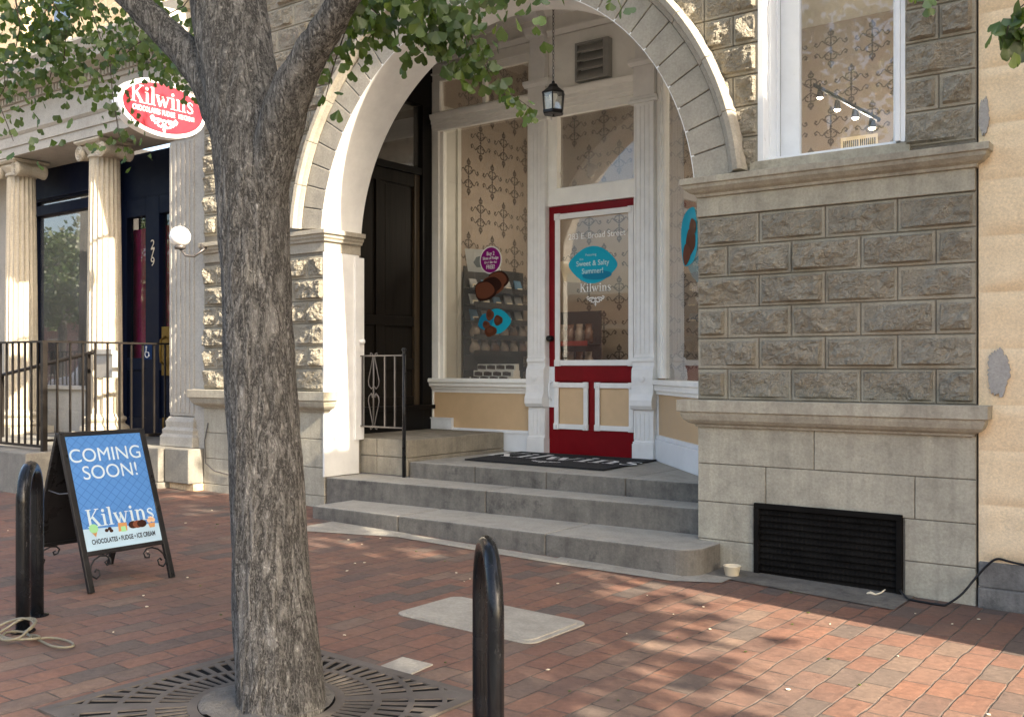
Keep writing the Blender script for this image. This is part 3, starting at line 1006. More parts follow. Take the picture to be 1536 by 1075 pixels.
xj = [-6.36] + [G(p, q, 0.477)[0] for p, q in ((709, 700), (817, 708), (936, 717))] + [XR + 0.3]
for a, b in zip(xj[:-1], xj[1:]):
    slab(mb, a + J, b - J, 6.912, 8.60, 0.1, 0.477)
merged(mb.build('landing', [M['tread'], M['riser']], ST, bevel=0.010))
mb = MB()
bx0, bx1 = -7.42, -6.375
xm = W(565, 600, 6.9)[0]
mb.box(bx0, xm - J, 6.90, 8.38, 0.34, 0.508)
mb.box(xm + J, bx1, 6.90, 8.38, 0.34, 0.508)
mb.box(bx0, xm - J, 6.90, 8.38, 0.512, 0.676)
mb.box(xm + J, bx1, 6.90, 8.38, 0.512, 0.676)
mb.build('side_block', M['block'], ST, bevel=0.008)

# ------------------------------------------------------------------ porch shell, storefront
PC = 4.98   # porch ceiling
mb = MB()
mb.box(-7.6, -2.9, YF + 0.463, YS + 0.3, PC, PC + 0.1)
mb.build('porch_ceiling', M['porchwhite'], B)
# dark side door on the left wall
DX = -7.40
SD = MB()
SD.box(DX - 0.12, DX, YF + 0.47, YS + 0.02, 4.22, PC)
SD.box(DX - 0.12, DX, YF + 0.47, 6.98, 0.5, 4.22)
SD.box(DX - 0.12, DX + 0.02, 8.235, YS - 0.012, 0.62, 4.22)
SD.box(DX - 0.12, DX + 0.03, 6.98, 8.235, 0.62, 0.90)
SD.box(DX - 0.12, DX + 0.07, 6.98, YS - 0.01, 0.90, 0.945)
SD.box(DX - 0.12, DX + 0.01, 6.98, 8.235, 3.455, 3.53)
sdo = SD.build('side_door', M['blackdoor'], B, bevel=0.004)
mb = MB()
mb.box(DX - 0.10, DX - 0.06, 6.98, 8.235, 0.945, 3.455)
for z0_, z1_ in ((1.02, 1.30), (1.48, 1.78), (1.92, 3.3)):
    mb.box(DX - 0.06, DX - 0.052, 7.06, 7.55, z0_, z1_)
    mb.box(DX - 0.06, DX - 0.052, 7.72, 8.12, z0_, z1_)
mb.box(DX - 0.06, DX - 0.03, 6.98, 7.10, 0.945, 3.455)
for z0_, z1_ in ((0.945, 1.04), (1.33, 1.45), (1.80, 1.90), (3.32, 3.455)):
    mb.box(DX - 0.06, DX - 0.032, 7.10, 8.15, z0_, z1_)
mb.box(DX - 0.06, DX - 0.034, 7.57, 7.70, 1.04, 3.32)
mb.build('leaf', M['wood'], sdo, bevel=0.004)
mb = MB()
mb.box(DX - 0.06, DX - 0.025, 8.155, 8.234, 0.945, 3.455)
mb.build('edge_stile', M['woodlight'], sdo, bevel=0.003)
mb = MB()
mb.quad((DX - 0.05, 6.98, 3.53), (DX - 0.05, 8.235, 3.53), (DX - 0.05, 8.235, 4.22), (DX - 0.05, 6.98, 4.22))
mb.build('transom_pane', M['glassdark'], sdo)
mb = MB()
mb.box(DX - 1.4, DX - 0.13, 6.9, YS, 0.5, PC)
mb.build('hall_interior', M['blackdoor'], B)


def fluted(mb, x0, x1, y, z0, z1, n=4, mi=0, proud=0.03):
    mb.box(x0, x1, y - proud + 0.008, y + 0.06, z0, z1, mi)
    w_ = (x1 - x0) / (2 * n + 1)
    for i in range(n + 1):
        mb.box(x0 + (2 * i) * w_ + (0.002 if i == 0 else 0), x0 + (2 * i + 1) * w_ - (0.002 if i == n else 0), y - proud, y - proud + 0.007, z0 + 0.03, z1 - 0.03, mi)


def pilaster(x0, x1):
    mb = MB()
    y = YS - 0.03
    fluted(mb, x0, x1, y, 1.45, 3.85)
    mb.sweep([(-0.03, 3.85), (0.05, 3.85), (0.05, 3.875), (0.035, 3.885), (0.035, 3.91), (-0.03, 3.91)], [(x0, YS + 0.03), (x0, y), (x1, y), (x1, YS + 0.03)])
    mb.box(x0 - 0.005, x1 + 0.005, y - 0.03, YS + 0.03, 3.912, 4.2)
    mb.sweep([(-0.03, 4.2), (0.04, 4.2), (0.055, 4.235), (0.055, 4.27), (-0.03, 4.27)], [(x0, YS + 0.03), (x0, y), (x1, y), (x1, YS + 0.03)])
    mb.box(x0 + 0.01, x1 - 0.01, y - 0.02, YS + 0.03, 4.272, 4.70)
    # scrolled bracket at the top
    pr = [(0.02, 4.70), (0.10, 4.72), (0.13, 4.78), (0.11, 4.85), (0.17, 4.9), (0.2, 4.975), (-0.03, 4.975), (-0.03, 4.70)]
    mb.prism(pr, lambda a, b, d: (d, y - a, b), x0 + 0.005, x1 - 0.005)
    # scrolled console at the foot of the shaft
    pr = [(0.03, 1.45), (0.045, 1.44), (0.045, 1.41), (0.03, 1.40), (0.03, 1.37), (0.055, 1.33), (0.06, 1.26), (0.055, 1.18), (0.06, 1.10), (0.085, 1.04), (0.085, 0.99), (0.06, 0.955), (0.02, 0.95), (-0.05, 0.95), (-0.05, 1.45)]
    mb.prism(pr, lambda a, b, d: (d, y - a, b), x0 - 0.008, x1 + 0.008)
    mb.lathe([(0.0, 0), (0.03, 0), (0.03, -0.008), (0.0, -0.012)], ((x0 + x1) / 2, y - 0.058, 1.24), 14, axis='y')
    fluted(mb, x0, x1, y, 0.64, 0.948, 4)
    mb.box(x0 - 0.006, x1 + 0.006, y - 0.05, YS + 0.03, 0.479, 0.63)
    mb.box(x0 - 0.003, x1 + 0.003, y - 0.04, YS + 0.03, 0.63, 0.65)
    mb.build('pilaster', M['white'], B, bevel=0.004)


pilaster(-6.035, -5.83)
pilaster(-4.80, -4.585)

# left shop window
SWp = MB()
y = YS
SWp.box(-7.44, -7.30, y, y + 0.09, 1.235, 4.13)          # left stile
SWp.box(-7.30, -7.255, y + 0.03, y + 0.09, 1.235, 3.95)
SWp.box(-6.10, -6.036, y + 0.02, y + 0.09, 1.235, 3.95)
arch = [(-0.05, 3.955), (0.0, 3.955), (0.01, 3.962), (0.01, 3.985), (0.02, 3.99), (0.02, 4.03), (0.032, 4.035), (0.032, 4.075), (0.045, 4.08), (0.055, 4.11), (0.06, 4.135), (-0.05, 4.135)]
SWp.sweep(arch, [(-7.445, y), (-6.04, y)])
SWp.sweep(arch, [(-5.826, y), (-4.803, y)])
SWp.box(-7.44, -6.04, y + 0.02, y + 0.08, 4.136, 4.175)
SWp.box(-7.44, -6.04, y + 0.02, y + 0.08, 4.51, 4.70)
SWp.box(-7.44, -7.29, y + 0.01, y + 0.08, 4.175, 4.51)
SWp.box(-6.09, -6.04, y + 0.02, y + 0.08, 4.175, 4.51)
SWp.box(-6.695, -6.655, y + 0.02, y + 0.08, 4.175, 4.51)
SWp.box(-7.44, -6.04, y - 0.01, y + 0.018, 4.58, 4.60)
sill = [(-0.05, 1.235), (0.075, 1.235), (0.085, 1.22), (0.085, 1.195), (0.065, 1.18), (0.06, 1.15), (0.03, 1.135), (0.025, 1.115), (-0.05, 1.115)]
SWp.sweep(sill, [(-7.44, y), (-6.04, y)])
SWp.box(-7.44, -6.04, y + 0.005, y + 0.08, 1.08, 1.114)
SWp.box(-7.44, -7.375, y + 0.005, y + 0.08, 0.68, 1.08)
sww = SWp.build('shop_window', M['porchwhite'], B, bevel=0.003)
mb = MB()
mb.quad((-7.30, y + 0.06, 1.23), (-6.04, y + 0.06, 1.23), (-6.04, y + 0.06, 3.96), (-7.30, y + 0.06, 3.96))
mb.build('pane', M['glass'], sww)
mb = MB()
mb.quad((-7.30, y + 0.06, 4.17), (-6.04, y + 0.06, 4.17), (-6.04, y + 0.06, 4.52), (-7.30, y + 0.06, 4.52))
mb.build('transom_pane', M['glassfog'], sww)
mb = MB()
mb.box(-7.375, -6.036, y + 0.02, y + 0.08, 0.69, 1.08)
mb.build('stall_panel', M['tan'], sww)
mb = MB()
mb.box(-7.44, -6.04, y - 0.005, y + 0.08, 0.478, 0.665)
mb.sweep([(-0.02, 0.665), (0.02, 0.665), (0.02, 0.685), (0.008, 0.70), (-0.02, 0.70)], [(-7.1, y), (-6.04, y)])
mb.box(-7.44, -7.085, y - 0.03, y + 0.01, 0.678, 0.79)
mb.box(-7.44, -7.085, y - 0.045, y + 0.01, 0.79, 0.805)
mb.box(-7.36, -7.13, y - 0.036, y - 0.0302, 0.70, 0.775)
mb.build('baseboard', M['bluewhite'], sww, bevel=0.003)

# over-door panel, cornice at the porch ceiling, louvre vent
mb = MB()
mb.box(-5.83, -4.80, y + 0.02, y + 0.08, 4.136, 4.70)
mb.box(-7.44, -4.585, y + 0.01, y + 0.08, 4.70, PC)
for xa, xb in ((-7.44, -6.042), (-5.823, -4.807)):
    mb.sweep([(-0.03, 4.70), (0.02, 4.70), (0.03, 4.72), (0.05, 4.74), (0.05, 4.76), (-0.03, 4.77)], [(xa, y + 0.01), (xb, y + 0.01)])
mb.sweep([(-0.03, 4.9), (0.03, 4.9), (0.08, 4.95), (0.1, 4.978), (-0.03, 4.978)], [(-7.44, y + 0.01), (-4.585, y + 0.01)])
mb.build('fascia', M['porchwhite'], B, bevel=0.003)
mb = MB()
lx0, lx1, lz0, lz1 = -5.465, -5.08, 4.17, 4.55
mb.box(lx0, lx0 + 0.025, y - 0.06, y + 0.019, lz0, lz1)
mb.box(lx1 - 0.06, lx1, y - 0.06, y + 0.019, lz0, lz1)
mb.box(lx0 + 0.025, lx1 - 0.06, y - 0.06, y + 0.019, lz1 - 0.02, lz1)
mb.box(lx0 + 0.025, lx1 - 0.06, y - 0.06, y + 0.019, lz0, lz0 + 0.02)
lv = mb.build('louvre_vent', M['vent'], B, bevel=0.002)
mb = MB()
for k in range(4):
    z = lz0 + 0.02 + k * 0.087
    mb.add([(lx0 + 0.025, y - 0.055, z), (lx1 - 0.06, y - 0.055, z), (lx1 - 0.06, y - 0.01, z + 0.085), (lx0 + 0.025, y - 0.01, z + 0.085),
            (lx0 + 0.025, y - 0.055, z + 0.01), (lx1 - 0.06, y - 0.055, z + 0.01), (lx1 - 0.06, y - 0.005, z + 0.095), (lx0 + 0.025, y - 0.005, z + 0.095)],
           [(0, 1, 2, 3), (4, 5, 6, 7), (0, 1, 5, 4)])
mb.build('slats', M['vent'], lv)

# red door
dy = YS + 0.02
DR = MB()
dx0, dx1, dz0, dz1 = -5.828, -4.805, 0.484, 2.975
gx0, gx1, gz0, gz1 = -5.69, -4.893, 1.425, 2.84
DR.box(dx0, gx0 - 0.03, dy, dy + 0.05, dz0, dz1)
DR.box(gx1 + 0.03, dx1, dy, dy + 0.05, dz0, dz1)
DR.box(gx0 - 0.03, gx1 + 0.03, dy, dy + 0.05, gz1 + 0.03, dz1)
DR.box(gx0 - 0.03, gx1 + 0.03, dy, dy + 0.05, 1.215, gz0 - 0.03)
DR.box(gx0 - 0.03, gx1 + 0.03, dy, dy + 0.05, dz0, 0.735)
DR.box(-5.345, -5.28, dy, dy + 0.05, 0.735, 1.215)
DR.box(-5.72, -5.345, dy + 0.02, dy + 0.05, 0.735, 1.215)
DR.box(-5.28, -4.863, dy + 0.02, dy + 0.05, 0.735, 1.215)
dr = DR.build('door', M['red'], B, bevel=0.003)
dr['label'] = 'red shop door with white trimmed glass and two tan panels'


def rosette_frame(mb, x0, x1, z0, z1, y, wd=0.04):
    mb.box(x0 + wd, x1 - wd, y - 0.018, y, z0, z0 + wd)
    mb.box(x0 + wd, x1 - wd, y - 0.018, y, z1 - wd, z1)
    mb.box(x0, x0 + wd, y - 0.018, y, z0 + wd, z1 - wd)
    mb.box(x1 - wd, x1, y - 0.018, y, z0 + wd, z1 - wd)
    for cx in (x0 + wd / 2, x1 - wd / 2):
        for cz in (z0 + wd / 2, z1 - wd / 2):
            mb.box(cx - wd * 0.6, cx + wd * 0.6, y - 0.026, y - 0.0005, cz - wd * 0.6, cz + wd * 0.6)
            mb.lathe([(0.0, -0.033), (wd * 0.36, -0.033), (wd * 0.42, -0.026)], (cx, y, cz), 12, axis='y')


mb = MB()
rosette_frame(mb, gx0 - 0.055, gx1 + 0.055, gz0 - 0.055, gz1 + 0.055, dy, 0.055)
rosette_frame(mb, -5.755, -5.355, 0.735, 1.20, dy, 0.05)
rosette_frame(mb, -5.27, -4.838, 0.735, 1.20, dy, 0.05)
mb.build('trim', M['white'], dr, bevel=0.003)
mb = MB()
mb.box(-5.71, -5.40, dy + 0.008, dy + 0.019, 0.78, 1.16)
mb.box(-5.225, -4.885, dy + 0.008, dy + 0.019, 0.78, 1.16)
mb.build('lower_panel', M['tan'], dr)
mb = MB()
mb.quad((gx0 - 0.03, dy + 0.02, gz0 - 0.03), (gx1 + 0.03, dy + 0.02, gz0 - 0.03), (gx1 + 0.03, dy + 0.02, gz1 + 0.03), (gx0 - 0.03, dy + 0.02, gz1 + 0.03))
mb.build('pane', M['glassclear'], dr)
mb = MB()
mb.lathe([(0.0, 0), (0.028, 0), (0.03, -0.012), (0.016, -0.03), (0.03, -0.045), (0.03, -0.06), (0.0, -0.068)], (-5.795, dy, 1.645), 16, axis='y')
mb.build('knob', M['black'], dr, smooth=True)
mb = MB()
mb.box(-5.822, -5.758, dy - 0.006, dy - 0.0005, 0.95, 1.36)
mb.tube([(-5.79, dy - 0.005, 1.02), (-5.79, dy - 0.05, 1.05), (-5.79, dy - 0.06, 1.12), (-5.79, dy - 0.05, 1.19), (-5.79, dy - 0.005, 1.21)], 0.01, 8)
mb.build('pull_plate', M['bluewhite'], dr)
mb = MB()
fy = dy + 0.0175
fnD = lambda a, b: (a, fy, b)
text_geo(mb, '283 E. Broad Street', 0.083, fnD, 0, ox=-5.275, oy=2.655, bold=0.0007)
serif_word(mb, 'Kilwins', 0.085, fnD, 0, -5.285, 2.10)
emblem(mb, 0.095, fnD, 0, -5.285, 2.02, 0.13)
mb.build('lettering', M['decalwhite'], dr)
# door frame and transom over it
mb = MB()
mb.box(-5.83, -4.80, y + 0.0, y + 0.08, 2.98, 3.155)
mb.box(-5.83, -5.722, y + 0.01, y + 0.08, 3.155, 3.955)
mb.box(-5.722, -4.80, y + 0.01, y + 0.08, 3.885, 3.955)
mb.box(-5.83, -5.722, y - 0.001, y + 0.009, 3.155, 3.955)
dt = mb.build('door_frame', M['porchwhite'], B, bevel=0.003)
mb = MB()
mb.box(-5.828, -4.803, y + 0.02, y + 0.08, 0.45, 0.4835)
mb.build('threshold', M['tread'], B)
mb = MB()
mb.quad((-5.73, y + 0.06, 3.15), (-4.79, y + 0.06, 3.15), (-4.79, y + 0.06, 3.89), (-5.73, y + 0.06, 3.89))
mb.build('transom_pane', M['glassfog'], dt)

# right splayed window
A_, B_ = Vector((-4.585, YS, 0)), Vector((XR + 0.02, YF + 0.47, 0))
U_ = (B_ - A_).normalized()
N_ = Vector((U_.y, -U_.x, 0))
if N_.x > 0:
    N_ = -N_
LS = (B_ - A_).length
mb = MB()
ob = lambda *a: mb.obox(A_, U_, N_, *a)
ob(0, 0.12, -0.08, 0.0, 1.25, PC)
ob(0.12, 0.16, -0.08, -0.02, 1.25, 4.1)
ob(LS - 0.1, LS, -0.08, 0.0, 1.25, PC)
ob(0.12, LS - 0.1, -0.08, 0.0, 4.1, PC)
mb.obox(A_, U_, N_, -0.02, LS, -0.08, 0.06, 1.19, 1.235)
mb.obox(A_, U_, N_, 0.0, LS, -0.08, 0.04, 1.135, 1.189)
mb.obox(A_, U_, N_, 0.0, LS, -0.08, 0.02, 1.10, 1.134)
sp = mb.build('splayed_window', M['porchwhite'], B, bevel=0.004)
mb = MB()
f3 = lambda u, o, z: A_ + U_ * u + N_ * o + Vector((0, 0, z))
mb.quad(f3(0.12, -0.05, 1.23), f3(LS - 0.1, -0.05, 1.23), f3(LS - 0.1, -0.05, 4.11), f3(0.12, -0.05, 4.11))
mb.build('pane', M['glass'], sp)
mb = MB()
mb.obox(A_, U_, N_, 0.03, LS, -0.08, -0.015, 0.72, 1.10)
mb.build('stall_panel', M['tan'], sp)
mb = MB()
mb.obox(A_, U_, N_, -0.01, LS, -0.08, 0.02, 0.478, 0.68)
mb.obox(A_, U_, N_, 0.0, LS, -0.08, 0.006, 0.681, 0.72)
mb.obox(A_, U_, N_, 0.0, 0.03, -0.08, 0.0, 0.72, 1.10)
mb.build('baseboard', M['bluewhite'], sp, bevel=0.004)

# ------------------------------------------------------------------ shop room
RX0, RX1, RY1, RZ0, RZ1 = -7.46, -1.42, 11.0, 0.47, 5.15
rm = MB()
rm.quad((RX0, YS, RZ0), (RX0, RY1, RZ0), (RX0, RY1, RZ1), (RX0, YS, RZ1), 0)
rm.quad((RX0, RY1, RZ0), (RX1, RY1, RZ0), (RX1, RY1, RZ1), (RX0, RY1, RZ1), 0)
rm.quad((RX1, RY1, RZ0), (RX1, 6.9, RZ0), (RX1, 6.9, RZ1), (RX1, RY1, RZ1), 0)
rm.quad((RX0, 6.5, RZ1), (RX1, 6.5, RZ1), (RX1, RY1, RZ1), (RX0, RY1, RZ1), 1)
rm.quad((RX0, YS + 0.09, RZ0 - 0.02), (RX1, 6.5, RZ0 - 0.02), (RX1, RY1, RZ0 - 0.02), (RX0, RY1, RZ0 - 0.02), 2)
fnB = lambda a, b: (a, RY1 - 0.004, b)
fnL = lambda a, b: (RX0 + 0.004, a, b)
S_ = 0.225
for r in range(10):
    for c in range(16):
        x = RX0 + 0.25 + c * 0.45 + (0.225 if r % 2 else 0)
        z = 1.0 + r * 0.43
        if x < RX1 - 0.15:
            damask_motif(rm, fnB, x, z, S_, 3)
    for c in range(6):
        yy = YS + 0.72 + c * 0.45 + (0.225 if r % 2 else 0)
        z = 1.0 + r * 0.43
        if yy < RY1 - 0.1:
            damask_motif(rm, fnL, yy, z, S_, 3)
# white panelling next to the display window
rm.box(RX0 + 0.001, RX0 + 0.05, YS + 0.09, YS + 0.50, RZ0, 4.3, 1)
rm.box(RX0 + 0.05, RX0 + 0.06, YS + 0.14, YS + 0.28, 1.3, 4.2, 1)
rm.box(RX0 + 0.05, RX0 + 0.075, YS + 0.44, YS + 0.50, RZ0, 4.3, 1)
rm.build('shop_room', [M['wallpaper'], M['wallgrey'], M['floorin'], M['damask']], B, recalc=False)
# window bed
mb = MB()
mb.box(RX0 + 0.08, -6.04, YS + 0.095, 8.95, 1.15, 1.2)
mb.build('window_bed', M['cream'], B)
mb = MB()
mb.box(-3.72, -3.32, RY1 - 0.02, RY1 - 0.006, 3.62, 3.86, 0)
for i in range(16):
    x = -3.69 + i * 0.0215 + (0.01 if i > 7 else 0)
    mb.box(x, x + 0.011, RY1 - 0.024, RY1 - 0.0205, 3.66, 3.82, 1)
mb.build('air_grille', [M['cream'], M['black2']], B)

# interior lamps: track lights seen through the upper window, and the shop's ceiling lamps
def lamp(name, loc, power, col=(1, 0.86, 0.7), rad=0.06):
    l = bpy.data.lights.new(name, 'POINT')
    l.energy = power
    l.color = col
    l.shadow_soft_size = rad
    o = bpy.data.objects.new(name, l)
    COL.objects.link(o)
    o.location = loc
    return o


M['bulb'] = emit('lamp_bulb', (1.0, 0.86, 0.6), 14)
TL = thing('track_light', 'black ceiling track with small lit spot lamps seen through the upper window', 'light', (-3.3, 9.6, 3.9))
ta, tb = W3(1222, 128, 10.2), W3(1318, 180, 9.0)
mb = MB()
mb.tube([ta, tb], 0.02, 6)
mb.build('track', M['shelf'], TL)
for k, (px_, py_, yy) in enumerate(((1256, 160, 9.75), (1283, 172, 9.4), (1308, 187, 9.12), (1230, 142, 10.1))):
    p = W3(px_, py_, yy)
    mb = MB()
    mb.tube([p + Vector((0, 0, 0.11)), p + Vector((0, 0, 0.03))], 0.008, 6)
    mb.lathe([(0.02, 0.06), (0.032, 0.0), (0.038, -0.03)], p, 12)
    h = mb.build('spot_head', M['shelf'], TL)
    mb = MB()
    mb.lathe([(0.0, -0.05), (0.02, -0.045), (0.03, -0.034), (0.0, -0.03)], p, 10)
    mb.build('bulb', M['bulb'], h)
    if k < 3:
        l = lamp('spot_glow', p + Vector((0, 0, -0.09)), 8)
        l.parent = TL
        l.matrix_parent_inverse = Matrix.Translation(Vector((-3.3, 9.6, 3.9)) * -1)
for k, (x, yy, lb) in enumerate(((-6.5, 9.5, 'round shop ceiling lamp above the window display'), (-4.9, 9.9, 'round shop ceiling lamp behind the red door'))):
    cl = thing('ceiling_lamp', lb, 'light', (x, yy, 4.2 if k else 3.2))
    z = 4.2 if k else 3.2
    mb = MB()
    mb.tube([(x, yy, RZ1), (x, yy, z + 0.05)], 0.008, 6)
    mb.lathe([(0.02, 0.1), (0.09, 0.03), (0.1, 0.0)], (x, yy, z), 20)
    mb.build('shade', M['shelf'], cl)
    mb = MB()
    mb.lathe([(0.0, -0.03), (0.04, -0.02), (0.05, 0.0), (0.0, 0.01)], (x, yy, z), 14)
    mb.build('bulb', M['bulb'], cl)
    l = lamp('lamp_glow', (x, yy, z - 0.1), 5.5 if k == 0 else 0.7)
    l.parent = cl
    l.matrix_parent_inverse = Matrix.Translation((-x, -yy, -z))

# ------------------------------------------------------------------ things inside the shop
def display_rack(name, label, ox, oy, ux, n_shelf, wid, z0, z1, dep, slope=0.0):
    """shelf rack standing at (ox,oy), running along unit vector ux, outward to the right of travel"""
    t = thing(name, label, 'shelf', (ox, oy, z0))
    u = Vector((ux[0], ux[1], 0))
    n = Vector((u.y, -u.x, 0))
    mb = MB()
    mb.obox((ox, oy, 0), u, n, 0, wid, -0.0, 0.015, z0, z1)
    mb.build('back_panel', M['shelf'], t)
    for k in range(n_shelf):
        z = z0 + 0.12 + k * (z1 - z0 - 0.2) / n_shelf
        mb = MB()
        mb.obox((ox, oy, 0), u, n, 0, wid, 0.016, dep, z, z + 0.012)
        mb.obox((ox, oy, 0), u, n, 0, wid, dep, dep + 0.008, z - 0.02, z + 0.04)
        mb.build('shelf', M['shelf'], t)
    return t, u, n


M['foil'] = paint('clear_bag', (0.30, 0.24, 0.19), 0.15, 0.5, bump=0.4)
M['bag2'] = paint('brown_bag', (0.12, 0.06, 0.035), 0.25, 0.5, bump=0.4)
M['card'] = paint('grey_card', (0.34, 0.34, 0.33), 0.4, 0.3)
M['cardblue'] = paint('blue_card', (0.10, 0.2, 0.3), 0.4, 0.3)
M['label'] = flatm('red_price_strip', (0.30, 0.04, 0.03), 0.6)


def sweet_bag(o, u, n, pos, w_, h_, d_, m, label, group, tie=True):
    """a filled cellophane bag: pillow body, gathered neck and flared top"""
    t = Vector(pos)
    mb = MB()
    rows = [(0.0, 0.42, 0.6), (0.12, 0.5, 1.0), (0.4, 0.5, 0.95), (0.62, 0.47, 0.75), (0.76, 0.34, 0.36), (0.86, 0.38, 0.16), (1.0, 0.44, 0.06)]
    k = 10
    vs = []
    for hz, ww, dd in rows:
        for j in range(k):
            a = 2 * math.pi * j / k
            rr = 1 + 0.12 * math.sin(j * 5.1 + hz * 9)
            vs.append(t + u * (math.cos(a) * ww * w_ * rr) + n * (math.sin(a) * dd * d_ * 0.5 * rr) + Vector((0, 0, hz * h_)))
    fs = [(i * k + j, i * k + (j + 1) % k, (i + 1) * k + (j + 1) % k, (i + 1) * k + j) for i in range(len(rows) - 1) for j in range(k)]
    fs.append(tuple(range(k - 1, -1, -1)))
    mb.add(vs, fs)
    o = mb.build('sweet_bag', m, None, smooth=True)
    tag(o, label, 'bag', group)
    return o


rk, u, n = display_rack('display_rack', 'dark shelf rack with cards and sweets behind the left shop window', RX0 + 0.08, 8.88 + 0.05, (0, 1), 6, 1.15, 1.2, 2.52, 0.16)
n = Vector((1, 0, 0))
random.seed(11)
shelfz = [1.2 + 0.12 + k * (1.32 - 0.2) / 6 + 0.012 for k in range(6)]
rows_ = ['lowest', 'second', 'third', 'fourth', 'fifth', 'top']
for k in (1, 2):
    for j in range(6):
        p = Vector((RX0 + 0.08 + 0.09, 9.03 + j * 0.185, shelfz[k] + 0.001))
        sweet_bag(None, Vector((0, 1, 0)), n, p, 0.15, 0.165, 0.10, M['foil'] if (j + k) % 3 else M['bag2'],
                  'small clear sweet bag on the %s shelf of the dark rack behind the left window' % ('lower' if k == 1 else 'middle'), 'sweet bags on the %s rack shelf' % ('lower' if k == 1 else 'middle'))
for k in (3, 4, 5):
    for j in range(5):
        mb = MB()
        yy = 8.98 + j * 0.215 + random.uniform(-0.01, 0.01)
        hh = random.uniform(0.11, 0.15)
        x = RX0 + 0.08 + 0.07
        mb.add([(x, yy, shelfz[k] + 0.001), (x, yy + 0.13, shelfz[k] + 0.001), (x - 0.03, yy + 0.13, shelfz[k] + hh), (x - 0.03, yy, shelfz[k] + hh),
                (x + 0.03, yy, shelfz[k] + 0.001), (x + 0.03, yy + 0.13, shelfz[k] + 0.001), (x - 0.02, yy + 0.13, shelfz[k] + hh), (x - 0.02, yy, shelfz[k] + hh)],
               [(0, 1, 2, 3), (4, 5, 6, 7), (0, 1, 5, 4), (1, 2, 6, 5), (2, 3, 7, 6), (3, 0, 4, 7)])
        mb.box(x + 0.018, x + 0.026, yy + 0.02, yy + 0.11, shelfz[k] + 0.025, shelfz[k] + 0.05, 1)
        o = mb.build('gift_box', [M['card'] if (j + k) % 3 else M['cardblue'], M['cream']])
        nm = {3: 'middle', 4: 'upper', 5: 'topmost'}[k]
        tag(o, 'flat gift box leaning on the %s shelf of the dark rack behind the left window' % nm, 'box', 'gift boxes on the %s rack shelf' % nm)
# sloping card with a grey print on top of the rack
mb = MB()
q0 = W3(697, 373, 8.62)
q1 = W3(742, 375, 8.62)
q2 = W3(752, 410, 8.56)
q3 = W3(702, 407, 8.56)
mb.add([q0, q1, q2, q3] + [p + Vector((-0.004, 0.012, 0)) for p in (q0, q1, q2, q3)], [(0, 1, 2, 3), (7, 6, 5, 4), (0, 1, 5, 4), (1, 2, 6, 5), (2, 3, 7, 6), (3, 0, 4, 7)], 0)
ct = [q0.lerp(q1, a).lerp(q3.lerp(q2, a), b) + Vector((0.002, -0.006, 0)) for a, b in [(0.22, 0.6), (0.35, 0.35), (0.6, 0.25), (0.8, 0.3), (0.85, 0.55), (0.7, 0.72), (0.5, 0.78), (0.3, 0.8)]]
mb.add(ct, [tuple(range(len(ct)))], 1)
tag(mb.build('display_card', [M['decalwhite'], M['greyart']]), 'white display card with a grey print in the left shop window', 'card')
# sample tray: white grid stand with dark squares
TR = thing('sample_tray', 'white stepped tray of dark chocolate squares low in the left window', 'tray', tuple(W3(735, 566, 8.7)))
tp0, tp1 = W3(704, 566, 8.62), W3(766, 566, 8.62)
tx0, tx1, tz0 = tp0.x, tp1.x, 1.2
mb = MB()
mb.box(tx0, tx1, 8.62, 8.80, tz0, tz0 + 0.05)
mb.box(tx0 + 0.01, tx1 - 0.01, 8.68, 8.80, tz0 + 0.05, tz0 + 0.12)
mb.box(tx0 + 0.02, tx1 - 0.02, 8.74, 8.80, tz0 + 0.12, tz0 + 0.19)
mb.build('stand', M['decalwhite'], TR, bevel=0.003)
for r, (yy, zz) in enumerate(((8.618, tz0 + 0.004), (8.678, tz0 + 0.056), (8.738, tz0 + 0.128))):
    for c in range(4):
        xx = tx0 + 0.03 + c * (tx1 - tx0 - 0.05) / 4
        mb = MB()
        wd = (tx1 - tx0) / 4 - 0.035
        mb.prism([(xx, zz + 0.008), (xx + wd, zz + 0.004), (xx + wd, zz + 0.045), (xx + wd * 0.4, zz + 0.052), (xx, zz + 0.047)], lambda a, b, d: (a, d, b), yy - 0.006, yy + 0.001)
        mb.build('chocolate', M['chocdark'], TR)

# rack seen through the door
rk2, u2, n2 = display_rack('sweet_rack', 'tiered rack of bagged sweets behind the red door', RX0 + 0.12, 10.55, (1, 0), 4, 0.82, 0.5, 2.05, 0.30)
for k in range(4):
    z = 0.5 + 0.12 + k * (1.55 - 0.2) / 4 + 0.012
    nm = ('floor-level', 'lower', 'middle', 'upper')[k]
    mb = MB()
    mb.box(RX0 + 0.125, RX0 + 0.935, 10.22, 10.239, z - 0.03, z + 0.03)
    mb.build('price_strip', M['label'] if k % 2 else M['card'], rk2)
    for j in range(6):
        sweet_bag(None, Vector((1, 0, 0)), Vector((0, -1, 0)), (RX0 + 0.2 + j * 0.132, 10.38, z + 0.001), 0.115, 0.24, 0.13, M['foil'] if (j + k) % 2 else M['bag2'],
                  'clear sweet bag in the %s row of the tiered rack behind the red door' % nm, 'sweet bags in the %s row behind the door' % nm)
mb = MB()
q0, q1, q2, q3 = W3(838, 392, 9.2), W3(858, 392, 9.2), W3(871, 424, 9.16), W3(846, 423, 9.16)
mb.add([q0, q1, q2, q3] + [p + Vector((0, 0.01, 0)) for p in (q0, q1, q2, q3)], [(0, 1, 2, 3), (7, 6, 5, 4), (0, 1, 5, 4), (1, 2, 6, 5), (2, 3, 7, 6), (3, 0, 4, 7)])
